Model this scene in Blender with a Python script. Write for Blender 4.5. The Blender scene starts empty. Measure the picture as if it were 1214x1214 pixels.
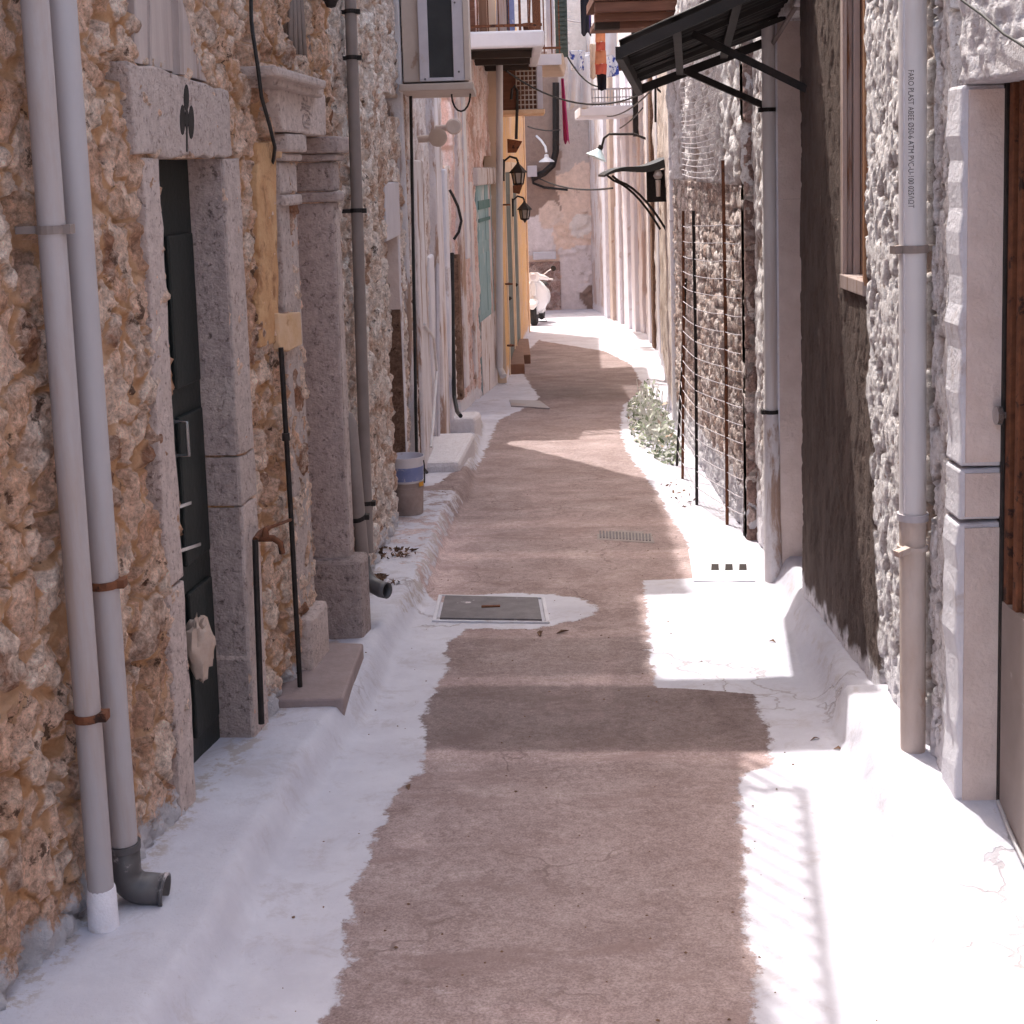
import bpy, bmesh, math, random
import numpy as np
from mathutils import Vector, Matrix
random.seed(7)
rng = np.random.default_rng(7)
scene = bpy.context.scene
COL = scene.collection

# ------------------------------------------------------------------ camera model (photo is 1214 px square)
FPX, EYE, PITCH, ROLL = 1700.0, 2.2, math.radians(7), math.radians(-1.7)
PY = 200 + FPX*math.tan(PITCH)
cF = np.array([0, math.cos(PITCH), -math.sin(PITCH)])
_u = np.array([0, math.sin(PITCH), math.cos(PITCH)]); _r = np.array([1.0, 0, 0])
cR = _r*math.cos(ROLL) + _u*math.sin(ROLL)
cU = -_r*math.sin(ROLL) + _u*math.cos(ROLL)
CP = np.array([0, 0, EYE])
def ray(x, y): return cF*FPX + cR*(x-607) - cU*(y-PY)
def D(px, py, Y):                       # point of the sight line at depth Y
    d = ray(px, py); return CP + d*(Y/d[1])
def G(px, py, zo=0.0):                  # point on the sloping lane (raised by zo)
    d = ray(px, py); t = (0.2+zo-EYE)/(d[2]+0.045*d[1]); return CP + d*t

cam = bpy.data.cameras.new('camera'); camo = bpy.data.objects.new('camera', cam); COL.objects.link(camo)
cam.sensor_width = 36; cam.lens = FPX*36/1214; cam.shift_y = -(607-PY)/1214
cam.clip_start = 0.05; cam.clip_end = 500
m = Matrix((cR, cU, -cF)).transposed().to_4x4(); m.translation = Vector(CP); camo.matrix_world = m
scene.camera = camo

# ------------------------------------------------------------------ objects
ORG = {}
def tag(o, label=None, cat=None, group=None, kind=None):
    if label: o['label'] = label
    if cat: o['category'] = cat
    if group: o['group'] = group
    if kind: o['kind'] = kind
    return o
def thing(name, label, cat, loc=(0, 0, 0), group=None):
    o = bpy.data.objects.new(name, None); COL.objects.link(o); o.empty_display_size = 0.1
    o.location = loc; ORG[o] = Vector(loc)
    return tag(o, label, cat, group)
def copy_tree(o, parent=None):
    c = o.copy(); COL.objects.link(c); c.parent = parent
    for ch in o.children: copy_tree(ch, c)
    return c
def link_mesh(name, me, material, parent=None, smooth=False, bevel=0.0):
    o = bpy.data.objects.new(name, me); COL.objects.link(o)
    if material: me.materials.append(material)
    base = Vector((0, 0, 0))
    if parent is not None:
        o.parent = parent; base = ORG[parent]
        me.transform(Matrix.Translation(-base))
    ORG[o] = base
    if smooth:
        me.polygons.foreach_set('use_smooth', [True]*len(me.polygons))
    if bevel:
        b = o.modifiers.new('bevel', 'BEVEL'); b.width = bevel; b.segments = 2; b.limit_method = 'ANGLE'
    return o
class MB:
    def __init__(s): s.v = []; s.f = []
    def add(s, vs, fs):
        n = len(s.v); s.v += [tuple(map(float, p)) for p in vs]; s.f += [tuple(i+n for i in f) for f in fs]; return s
    def hexa(s, p):                      # 8 corners: bottom 4 (ccw from above), top 4
        return s.add(p, [(3,2,1,0),(4,5,6,7),(0,1,5,4),(1,2,6,5),(2,3,7,6),(3,0,4,7)])
    def box(s, x0, x1, y0, y1, z0, z1):
        return s.hexa([(x0,y0,z0),(x1,y0,z0),(x1,y1,z0),(x0,y1,z0),(x0,y0,z1),(x1,y0,z1),(x1,y1,z1),(x0,y1,z1)])
    def bar(s, a, b, w, h=None, up=(0,0,1)):
        a = Vector(a); b = Vector(b); h = h or w; d = (b-a).normalized(); up = Vector(up)
        if abs(d.dot(up)) > .95: up = Vector((0,1,0))
        x = d.cross(up).normalized()*w/2; y = x.cross(d).normalized()*h/2
        return s.hexa([a-x-y, a+x-y, b+x-y, b-x-y, a-x+y, a+x+y, b+x+y, b-x+y])
    def tube(s, pts, r, seg=12, cap=True):
        pts = [Vector(p) for p in pts]; n = len(pts)
        rs = r if isinstance(r, (list, tuple)) else [r]*n
        vs = []; fs = []; prev = None
        for i, p in enumerate(pts):
            t = (pts[min(i+1, n-1)] - pts[max(i-1, 0)]).normalized()
            if prev is None:
                a = Vector((0,0,1)) if abs(t.z) < .9 else Vector((1,0,0)); x = t.cross(a).normalized()
            else: x = (prev - t*prev.dot(t)).normalized()
            prev = x; y = t.cross(x)
            for k in range(seg):
                an = 2*math.pi*k/seg; vs.append(p + (x*math.cos(an)+y*math.sin(an))*rs[i])
        for i in range(n-1):
            for k in range(seg):
                a = i*seg+k; b = i*seg+(k+1) % seg; fs.append((a, b, b+seg, a+seg))
        if cap: fs.append(tuple(range(seg-1, -1, -1))); fs.append(tuple(range((n-1)*seg, n*seg)))
        return s.add(vs, fs)
    def lathe(s, c, prof, seg=24, axis='z'):   # prof (r, h)
        vs = []; fs = []; c = Vector(c)
        for r, h in prof:
            for k in range(seg):
                an = 2*math.pi*k/seg; x, y = r*math.cos(an), r*math.sin(an)
                q = {'z': (x, y, h), 'y': (x, h, y), 'x': (h, x, y)}[axis]; vs.append(c+Vector(q))
        n = len(prof)
        for i in range(n-1):
            for k in range(seg):
                a = i*seg+k; b = i*seg+(k+1) % seg; fs.append((a, b, b+seg, a+seg))
        if prof[0][0] > 1e-4: fs.append(tuple(range(seg-1, -1, -1)))
        if prof[-1][0] > 1e-4: fs.append(tuple(range((n-1)*seg, n*seg)))
        return s.add(vs, fs)
    def prism(s, front, back):
        n = len(front)
        fs = [tuple(range(n)), tuple(range(2*n-1, n-1, -1))] + [((i+1) % n, i, i+n, (i+1) % n+n) for i in range(n)]
        return s.add(list(front)+list(back), fs)
    def build(s, name, mat, parent=None, smooth=False, bevel=0.0, fix=True):
        me = bpy.data.meshes.new(name); me.from_pydata(s.v, [], s.f); me.update()
        if fix:
            bm = bmesh.new(); bm.from_mesh(me); bmesh.ops.recalc_face_normals(bm, faces=bm.faces)
            if smooth:
                for e in bm.edges:
                    if len(e.link_faces) == 2 and e.calc_face_angle(0) > 0.7: e.smooth = False
            bm.to_mesh(me); bm.free()
        return link_mesh(name, me, mat, parent, smooth, bevel)
def catenary(a, b, sag, n=14):
    a = Vector(a); b = Vector(b)
    return [a.lerp(b, i/n) - Vector((0, 0, sag*4*(i/n)*(1-i/n))) for i in range(n+1)]

# ------------------------------------------------------------------ noise
def _h(ix, iy, s):
    n = (ix.astype(np.int64)*374761393 + iy.astype(np.int64)*668265263 + s*982451653) & 0x7fffffff
    n = ((n ^ (n >> 13))*1274126177) & 0x7fffffff
    n = ((n ^ (n >> 16))*1911520717) & 0x7fffffff
    return ((n ^ (n >> 15)) & 0xffffff)/float(0xffffff)
def vnoise(x, y, s=0):
    ix = np.floor(x); iy = np.floor(y); fx = x-ix; fy = y-iy
    fx = fx*fx*(3-2*fx); fy = fy*fy*(3-2*fy)
    a = _h(ix, iy, s); b = _h(ix+1, iy, s); c = _h(ix, iy+1, s); d = _h(ix+1, iy+1, s)
    return (a*(1-fx)+b*fx)*(1-fy) + (c*(1-fx)+d*fx)*fy
def fbm(x, y, s=0, o=4, g=.5):
    t = np.zeros_like(x); a = 1; tot = 0
    for k in range(o):
        t += a*vnoise(x*2**k+k*17.3, y*2**k-k*9.1, s+k*31); tot += a; a *= g
    return t/tot
def sstep(a, b, x):
    t = np.clip((x-a)/(b-a), 0, 1); return t*t*(3-2*t)
def stones(s, z, cw, ch, seed, jit=.85, warp=.25):
    """irregular stones: distance to the joint (m) and one random number per stone"""
    wx = (fbm(s/cw*1.1, z/ch*1.1, seed+5, 3)-.5)*2*warp; wz = (fbm(s/cw*1.1+40, z/ch*1.1, seed+9, 3)-.5)*2*warp
    u = s/cw + wx; v = z/ch + wz
    iu = np.floor(u); iv = np.floor(v)
    f1 = np.full(u.shape, 9.0); f2 = np.full(u.shape, 9.0); rid = np.zeros(u.shape)
    for dj in (-2, -1, 0, 1, 2):
        for di in (-2, -1, 0, 1, 2):
            cx = iu+di; cy = iv+dj
            sx = cx+.5+(_h(cx, cy, seed)-.5)*jit + .25*(cy % 2); sy = cy+.5+(_h(cx, cy, seed+1)-.5)*jit
            wgt = .75+.5*_h(cx, cy, seed+2)
            d = np.hypot(u-sx, v-sy)/wgt
            near = d < f1
            f2 = np.where(near, f1, np.minimum(f2, d)); rid = np.where(near, _h(cx, cy, seed+3), rid); f1 = np.where(near, d, f1)
    return (f2-f1), rid

# ------------------------------------------------------------------ node materials
def newmat(name):
    mt = bpy.data.materials.new(name); mt.use_nodes = True; nt = mt.node_tree
    b = nt.nodes['Principled BSDF']; return mt, nt, b
class N:
    def __init__(s, nt): s.nt = nt; s.co = None
    def new(s, t, **k):
        n = s.nt.nodes.new(t)
        for a, v in k.items(): setattr(n, a, v)
        return n
    def link(s, a, b): s.nt.links.new(a, b)
    def coord(s):
        if s.co is None: s.co = s.new('ShaderNodeNewGeometry').outputs['Position']
        return s.co
    def noise(s, scale, detail=5, rough=.6, stretch=None, dist=0.0):
        n = s.new('ShaderNodeTexNoise'); n.inputs['Scale'].default_value = scale
        n.inputs['Detail'].default_value = detail; n.inputs['Roughness'].default_value = rough; n.inputs['Distortion'].default_value = dist
        if stretch:
            mp = s.new('ShaderNodeMapping'); mp.inputs['Scale'].default_value = stretch
            s.link(s.coord(), mp.inputs['Vector']); s.link(mp.outputs[0], n.inputs['Vector'])
        else: s.link(s.coord(), n.inputs['Vector'])
        return n.outputs['Fac']
    def attr(s, name): return s.new('ShaderNodeAttribute', attribute_name=name).outputs['Fac']
    def attrc(s, name): return s.new('ShaderNodeAttribute', attribute_name=name).outputs['Color']
    def ramp(s, fac, stops, interp='LINEAR'):
        r = s.new('ShaderNodeValToRGB'); cr = r.color_ramp; cr.interpolation = interp
        while len(cr.elements) < len(stops): cr.elements.new(.5)
        for e, (p, c) in zip(cr.elements, stops):
            e.position = p; e.color = (*c, 1) if len(c) == 3 else c
        s.link(fac, r.inputs[0]); return r.outputs[0]
    def val(s, fac, a, b, c=0.0, d=1.0, smooth=True):
        r = s.new('ShaderNodeMapRange'); r.interpolation_type = 'SMOOTHSTEP' if smooth else 'LINEAR'
        for i, v in zip((1, 2, 3, 4), (a, b, c, d)): r.inputs[i].default_value = v
        s.link(fac, r.inputs[0]); return r.outputs[0]
    def math(s, op, a, b=None):
        r = s.new('ShaderNodeMath', operation=op)
        for i, v in enumerate((a, b)):
            if v is None: continue
            if isinstance(v, (int, float)): r.inputs[i].default_value = v
            else: s.link(v, r.inputs[i])
        return r.outputs[0]
    def mix(s, fac, a, b, mode='MIX'):
        r = s.new('ShaderNodeMix', data_type='RGBA', blend_type=mode)
        for i, v in ((0, fac), (6, a), (7, b)):
            if isinstance(v, (int, float)): r.inputs[i].default_value = v
            elif isinstance(v, tuple): r.inputs[i].default_value = (*v, 1)
            else: s.link(v, r.inputs[i])
        return r.outputs[2]
    def bump(s, h, strength, dist, bsdf):
        b = s.new('ShaderNodeBump'); b.inputs['Strength'].default_value = strength; b.inputs['Distance'].default_value = dist
        s.link(h, b.inputs['Height']); s.link(b.outputs[0], bsdf.inputs['Normal'])
def pm(name, c1, c2, scale=6, rough=.85, bump=.3, bscale=60, bdist=.004, metal=0.0, stretch=None, c3=None, c3at=.66, c3w=.04, spec=.3, c3scale=None):
    """worn surface: two tones mottled by noise, an optional third tone in blotches, fine grain relief"""
    mt, nt, b = newmat(name); n = N(nt)
    f = n.noise(scale, 7, .62, stretch); c = n.ramp(f, [(.3, c1), (.7, c2)])
    if c3:
        g = n.noise(c3scale or scale*.6, 9, .68, stretch, .4); c = n.mix(n.val(g, c3at-c3w, c3at+c3w), c, c3)
    rv = n.val(n.new('ShaderNodeObjectInfo').outputs['Random'], 0, 1, .88, 1.1, False); cc = n.new('ShaderNodeCombineXYZ')
    for i in range(3): n.link(rv, cc.inputs[i])
    c = n.mix(1.0, c, cc.outputs[0], 'MULTIPLY')
    n.link(c, b.inputs['Base Color']); b.inputs['Roughness'].default_value = rough
    b.inputs['Metallic'].default_value = metal; b.inputs['Specular IOR Level'].default_value = spec
    if bump: n.bump(n.noise(bscale, 6, .65), bump, bdist, b)
    return mt
# ------------------------------------------------------------------ walls in plan
class Wall:
    def __init__(s, A, B, side):
        s.A = np.array(A, float); s.B = np.array(B, float); s.L = np.linalg.norm(s.B-s.A); s.t = (s.B-s.A)/s.L
        s.side = side; s.n = side*np.array([s.t[1], -s.t[0]])
    def P(s, u, z, off=0.0):
        q = s.A + s.t*u + s.n*off; return (q[0], q[1], z)
    def uz(s, px, py, off=0.0):
        d = ray(px, py); a = s.A + s.n*off - CP[:2]
        t = (s.n@a)/(s.n@d[:2]); p = CP + d*t
        return float((p[:2]-s.A-s.n*off)@s.t), float(p[2])
    def W(s, px, py, off=0.0):
        u, z = s.uz(px, py, off); return s.P(u, z, off)
    def uY(s, Y): return (Y-s.A[1])/s.t[1]
    def block(s, mb, u0, u1, z0, z1, o0, o1):
        c = [s.P(u0, z0, o0), s.P(u0, z0, o1), s.P(u1, z0, o1), s.P(u1, z0, o0)]
        return mb.hexa(c + [(x, y, z1) for x, y, _ in c])
    def poly(s, mb, pts, o0, o1):        # prism from (u, z) outline between two offsets
        return mb.prism([s.P(u, z, o1) for u, z in pts], [s.P(u, z, o0) for u, z in pts])
WL1 = Wall((-1.45, 2.4), (-.87, 6.45), 1)
WL2 = Wall((-.87, 6.45), (-.765, 10.9), 1)
WL3 = Wall((-.765, 10.9), (-.62, 15.4), 1)
WL4 = Wall((-.60, 15.9), (-.22, 19.1), 1)
WY = Wall((-.10, 19.15), (.36, 29.2), 1)
WR0 = Wall((1.62, -3.0), (1.40, 4.44), -1)
WR1 = Wall((1.40, 4.44), (1.42, 6.98), -1)
WR3 = Wall((1.45, 7.0), (1.53, 8.93), -1)
WR4 = Wall((1.475, 8.95), (1.62, 14.2), -1)
WR5 = Wall((1.62, 14.25), (2.25, 21.4), -1)
WR6 = Wall((2.30, 21.4), (2.62, 27.6), -1)
WR7 = Wall((2.56, 27.6), (2.12, 37.0), -1)
def lane(x, y): return 0.2 - 0.045*np.asarray(y, float)

def tab(lst, zo):
    p = np.array([G(x, y, zo) for x, y in lst]); i = np.argsort(p[:, 1]); return p[i, 1], p[i, 0]
LWY = np.array([-4, 2.4, 6.45, 10.9, 15.4, 19.1, 19.2, 29.2, 29.3, 60]); LWX = np.array([-2.3, -1.45, -.87, -.765, -.62, -.22, -.1, .36, -2, -2])
CREST = tab([(255, 1085), (265, 1060), (330, 940), (425, 815), (452, 750), (492, 690), (527, 606), (548, 575), (566, 505)], .10)
REDGE = tab([(1062, 1040), (1010, 908), (962, 812), (928, 745), (922, 702)], 0.0)
def ground_z(x, y):
    z = lane(x, y).copy() if hasattr(lane(x, y), 'copy') else lane(x, y)
    xc = np.interp(y, *CREST); near = y < CREST[0][0]
    xc = np.where(near, np.interp(y, LWY, LWX)+(CREST[1][0]-np.interp(CREST[0][0], LWY, LWX)), xc)
    wig = (vnoise(y*2.1, y*0+3.3, 4)-.5)*.022
    b = .115*(1-sstep(-.02, .075, x-xc-wig))*(1-sstep(14.7, 15.1, y))
    xr = np.interp(y, *REDGE); soft = np.where(y > 5.5, .11, .03)
    rb = .15*sstep(0, 1, (x-xr-wig*.4)/soft)*sstep(3.95, 4.5, y)*(1-sstep(8.0, 8.05, y))
    rb = rb + .05*sstep(5.46, 5.40, y)*sstep(0, .04, x-xr)*sstep(4.3, 5.2, y)
    return z + b + rb
def gz(x, y): return float(ground_z(np.array([float(x)]), np.array([float(y)]))[0])

# ------------------------------------------------------------------ ground sheet
PL = tab([(380, 1240), (415, 1130), (420, 1060), (466, 940), (500, 915), (503, 850), (530, 792), (531, 762), (548, 750), (556, 735), (498, 700), (490, 692)], 0)
PL = (np.concatenate([PL[0], [G(445, 676)[1], G(470, 600)[1], G(515, 594)[1], G(564, 560)[1], G(592, 497)[1], G(622, 484)[1], G(640, 472)[1], G(622, 445)[1], G(612, 430)[1], G(640, 402)[1], 30]]),
      np.concatenate([PL[1], [-1.1, -1.1, G(515, 594)[0], G(564, 560)[0], G(592, 497)[0], G(622, 484)[0], G(640, 472)[0], G(622, 445)[0], G(612, 430)[0], G(640, 402)[0], 3]]))
PR = tab([(897, 1240), (880, 1000), (872, 925), (915, 907), (906, 850), (892, 822), (776, 815), (768, 750), (762, 688), (838, 684), (800, 620), (772, 575), (745, 540), (735, 515), (738, 480), (765, 462), (748, 432), (716, 416), (640, 404)], 0)  # right limewash edge; much of it follows sun patches, whitening sunlit concrete
def yj(ypix, xpix=700):
    p = G(xpix, ypix); return p[1]+.07*p[0]
TB = [(1300, 1.0), (1060, .95), (1000, 1.03), (908, 1.0), (900, 1.25), (893, 1.25), (889, .72), (870, .62), (815, .66), (811, 1.2), (803, 1.2), (798, .82), (757, .85), (754, 1.15), (747, 1.15), (744, 1.0), (700, 1.08), (664, .98), (660, 1.2), (655, 1.2), (652, .97), (626, 1.0), (623, 1.2), (618, 1.15), (612, .93), (545, .9), (500, .88), (478, .8), (472, .6), (462, .55), (452, .75), (440, .85), (425, .85), (405, .9)]  # panel and joint tones; the darkest far rows paint a dip's shade
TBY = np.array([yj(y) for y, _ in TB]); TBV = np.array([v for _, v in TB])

ys = np.concatenate([np.arange(-6, 2.4, .3), np.arange(2.4, 10, .022), np.arange(10, 20, .06), np.arange(20, 42, .2), np.arange(42, 120, 6)])
xs = np.concatenate([[-60, -30, -12, -6, -4, -2.6], np.arange(-1.9, 2.0, .025), np.arange(2.0, 3.4, .1), [4, 6, 12, 30, 60]])
X, Y = np.meshgrid(xs, ys)
Z = ground_z(X, Y)
Z += (fbm(X*7, Y*7, 2, 4)-.5)*.012 + (fbm(X*1.5, Y*1.5, 8, 2)-.5)*.012
mh = G(580, 722); aE = np.hypot((X-(mh[0]+.11))/.47, (Y-mh[1]+.03)/.36)
paint = np.maximum(np.interp(Y, *PL)-X, X-np.interp(Y, *PR))
paint = np.maximum(paint, (1-aE)*.4)
bench = sstep(.16, .04, X-np.interp(Y, *CREST))*sstep(7.0, 7.5, Y)*(1-sstep(10.4, 10.8, Y))
paint = np.maximum(paint, -.5+.508*bench)
paint = np.where(Y > 27.0, .5, paint)  # far floor whitened throughout, full sunlight put into the colour
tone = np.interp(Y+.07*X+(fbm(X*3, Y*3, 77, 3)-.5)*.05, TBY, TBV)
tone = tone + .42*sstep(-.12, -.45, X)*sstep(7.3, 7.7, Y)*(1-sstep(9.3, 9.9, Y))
_xc = np.interp(Y, *CREST); _xr = np.interp(Y, *REDGE)
wear = np.exp(-((X-_xc-.015)/.035)**2)*sstep(6.6, 7.6, Y)*(Y < 14.7)+.45*np.exp(-((X-_xr-.06)/.05)**2)*(Y > 4.4)*(Y < 8)
wear += .75*np.exp(-((X-np.interp(Y, LWY, LWX))/.09)**2)*(Y < 15)
ny, nx = X.shape
idx = np.arange(ny*nx).reshape(ny, nx)
q = np.stack([idx[:-1, :-1], idx[:-1, 1:], idx[1:, 1:], idx[1:, :-1]], -1).reshape(-1, 4)
def npmesh(name, V, Fq, attrs):
    me = bpy.data.meshes.new(name)
    me.vertices.add(len(V)); me.vertices.foreach_set('co', np.ascontiguousarray(V, dtype=np.float32).ravel())
    k = Fq.shape[1]
    me.loops.add(Fq.size); me.loops.foreach_set('vertex_index', np.ascontiguousarray(Fq, dtype=np.int32).ravel())
    me.polygons.add(len(Fq)); me.polygons.foreach_set('loop_start', np.arange(0, Fq.size, k, dtype=np.int32))
    me.update(calc_edges=True)
    for n, a in attrs.items():
        if a.ndim == 1:
            at = me.attributes.new(n, 'FLOAT', 'POINT'); at.data.foreach_set('value', a.astype(np.float32))
        else:
            at = me.attributes.new(n, 'FLOAT_COLOR', 'POINT'); at.data.foreach_set('color', np.concatenate([a, np.ones((len(a), 1))], 1).astype(np.float32).ravel())
    return me
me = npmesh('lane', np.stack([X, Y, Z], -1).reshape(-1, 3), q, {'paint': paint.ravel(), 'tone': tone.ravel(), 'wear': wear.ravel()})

mt, nt, b = newmat('limewashed concrete lane'); n = N(nt)
edge = n.math('ADD', n.attr('paint'), n.math('MULTIPLY', n.math('SUBTRACT', n.noise(7, 9, .74), .5), .20))
edge = n.math('ADD', edge, n.math('MULTIPLY', n.math('SUBTRACT', n.noise(38, 6, .75), .5), .05))
pm_ = n.val(edge, -.008, .014)
conc = n.ramp(n.noise(3.2, 9, .68), [(.28, (.265, .198, .192)), (.5, (.36, .283, .276)), (.72, (.445, .365, .357))])
fine = n.ramp(n.noise(140, 4, .7), [(.36, (.70, .67, .66)), (.64, (1.2, 1.2, 1.2))])
conc = n.mix(.9, conc, n.ramp(n.noise(.75, 6, .72, None, .8), [(.40, (.82, .79, .78)), (.44, (.97, .96, .95)), (.56, (1.0, 1.0, 1.0)), (.585, (1.14, 1.13, 1.13))]), 'MULTIPLY')
conc = n.mix(.9, conc, fine, 'MULTIPLY')
conc = n.mix(.85, conc, n.ramp(n.noise(34, 8, .78, (1, 1, 1)), [(.33, (.68, .64, .63)), (.64, (1.2, 1.2, 1.2))]), 'MULTIPLY')
blot = n.noise(1.3, 7, .7, (1, 3.2, 1), .6)
conc = n.mix(n.math('MULTIPLY', n.val(blot, .52, .66), .6), conc, (.25, .175, .165))
conc = n.mix(n.math('MULTIPLY', n.val(n.noise(17, 6, .75), .63, .70), .6), conc, (.17, .115, .105))
conc = n.mix(n.math('MULTIPLY', n.val(n.noise(11, 6, .7, (1, 2, 1)), .64, .70), .35), conc, (.62, .53, .53))
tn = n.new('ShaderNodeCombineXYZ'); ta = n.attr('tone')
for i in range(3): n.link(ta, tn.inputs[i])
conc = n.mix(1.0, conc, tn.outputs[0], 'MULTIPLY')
crk = n.new('ShaderNodeTexVoronoi', feature='DISTANCE_TO_EDGE'); crk.inputs['Scale'].default_value = 1.15
mp = n.new('ShaderNodeMixRGB') if False else n.new('ShaderNodeVectorMath', operation='ADD')
nz = n.new('ShaderNodeTexNoise'); nz.inputs['Scale'].default_value = 3.5; nz.inputs['Detail'].default_value = 6
n.link(n.coord(), nz.inputs['Vector']); sc_ = n.new('ShaderNodeVectorMath', operation='SCALE'); sc_.inputs[3].default_value = .55
n.link(nz.outputs['Color'], sc_.inputs[0]); n.link(n.coord(), mp.inputs[0]); n.link(sc_.outputs[0], mp.inputs[1]); n.link(mp.outputs[0], crk.inputs['Vector'])
ck = n.math('MULTIPLY', n.val(crk.outputs['Distance'], .004, .010, 1, 0), n.val(n.noise(.9, 3), .5, .58))
conc = n.mix(n.math('MULTIPLY', ck, .45), conc, (.16, .11, .10))
wh = n.ramp(n.noise(2.4, 8, .7), [(.3, (.49, .475, .535)), (.62, (.60, .59, .65))])
wh = n.mix(n.math('MULTIPLY', n.val(n.noise(4, 10, .8, None, .4), .50, .64), .6), wh, (.44, .40, .42))
wr = n.math('MULTIPLY', n.attr('wear'), n.val(n.noise(13, 8, .76), .40, .60)); wh = n.mix(n.math('MULTIPLY', n.val(wr, .25, .6), .75), wh, (.40, .335, .30))
wh = n.mix(n.math('MULTIPLY', n.val(n.noise(22, 9, .82), .635, .675), .7), wh, (.32, .26, .245))
wh = n.mix(n.math('MULTIPLY', ck, .5), wh, (.30, .25, .24))
wh = n.mix(n.math('MULTIPLY', n.val(n.noise(60, 3, .6), .70, .76), .5), wh, (.40, .33, .32))
n.link(n.mix(pm_, conc, wh), b.inputs['Base Color']); b.inputs['Roughness'].default_value = .85; b.inputs['Specular IOR Level'].default_value = .25
hh = n.math('ADD', n.math('MULTIPLY', n.noise(120, 5, .7), .35), n.math('ADD', n.noise(26, 7, .7), n.math('MULTIPLY', pm_, .5)))
hh = n.math('SUBTRACT', hh, n.math('MULTIPLY', ck, 1.2))
n.bump(hh, .55, .008, b)
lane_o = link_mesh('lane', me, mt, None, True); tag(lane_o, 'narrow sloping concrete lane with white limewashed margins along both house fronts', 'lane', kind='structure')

# ------------------------------------------------------------------ facade builder
def facade(name, parent, wl, u0, u1, z0, z1, du, dz, hf, mat, holes=(), depth=.8, off=0.0, tops=True):
    us = np.linspace(u0, u1, max(2, int(round((u1-u0)/du))+1)); zs = np.linspace(z0, z1, max(2, int(round((z1-z0)/dz))+1))
    U, Zv = np.meshgrid(us, zs)
    h, attrs = hf(U, Zv)
    h = h+off
    px = wl.A[0]+wl.t[0]*U+wl.n[0]*h; py = wl.A[1]+wl.t[1]*U+wl.n[1]*h
    V = np.stack([px, py, Zv], -1).reshape(-1, 3)
    nz_, nu = U.shape; id_ = np.arange(nz_*nu).reshape(nz_, nu)
    cu = (U[:-1, :-1]+U[1:, 1:])/2; cz = (Zv[:-1, :-1]+Zv[1:, 1:])/2
    keep = np.ones(cu.shape, bool)
    for a, b_, c, d in holes: keep &= ~((cu > a) & (cu < b_) & (cz > c) & (cz < d))
    F = np.stack([id_[:-1, :-1], id_[:-1, 1:], id_[1:, 1:], id_[1:, :-1]], -1)[keep]
    # skirts round the border and the openings
    kp = np.pad(keep, 1); E = []
    for (dj, di, a, b_) in ((-1, 0, (0, 0), (0, 1)), (0, 1, (0, 1), (1, 1)), (1, 0, (1, 1), (1, 0)), (0, -1, (1, 0), (0, 0))):
        nb = kp[1+dj:1+dj+keep.shape[0], 1+di:1+di+keep.shape[1]]
        j, i = np.nonzero(keep & ~nb)
        E.append(np.stack([id_[j+a[0], i+a[1]], id_[j+b_[0], i+b_[1]]], -1))
    E = np.concatenate(E); bv = np.unique(E); mp_ = {int(v): len(V)+k for k, v in enumerate(bv)}
    sk = V[bv].copy(); hb = h.reshape(-1)[bv]
    sk[:, 0] -= wl.n[0]*(hb-off+.14); sk[:, 1] -= wl.n[1]*(hb-off+.14)
    S = np.array([[e[1], e[0], mp_[int(e[0])], mp_[int(e[1])]] for e in E])
    F = np.concatenate([F, S])
    base = len(V)+len(sk)
    bx = []
    for o in (off-.13, off-depth):
        for (u, z) in ((u0, z0), (u1, z0), (u1, z1), (u0, z1)): bx.append(wl.P(u, z, o))
    V = np.concatenate([V, sk, np.array(bx)])
    B = np.array([[0, 1, 2, 3], [5, 4, 7, 6], [4, 0, 3, 7], [1, 5, 6, 2], [3, 2, 6, 7], [4, 5, 1, 0]])+base
    F = np.concatenate([F, B])
    if wl.side < 0: F = F[:, ::-1]
    at = {}
    for k, a in attrs.items():
        f = a.reshape(-1) if a.ndim == 2 else a.reshape(-1, 3)
        at[k] = np.concatenate([f, f[bv], np.repeat(f[:1]*0+f.mean(0), 8, 0)])
    me = npmesh(name, V, F, at)
    sm = np.ones(len(F), bool); sm[-6-len(S):] = False
    o = link_mesh(name, me, mat, parent); me.polygons.foreach_set('use_smooth', sm)
    return o
def above(wl, U, Zv):                       # height over the lane at the wall's foot
    return Zv - (0.2-0.045*(wl.A[1]+wl.t[1]*U)) - .1
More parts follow.
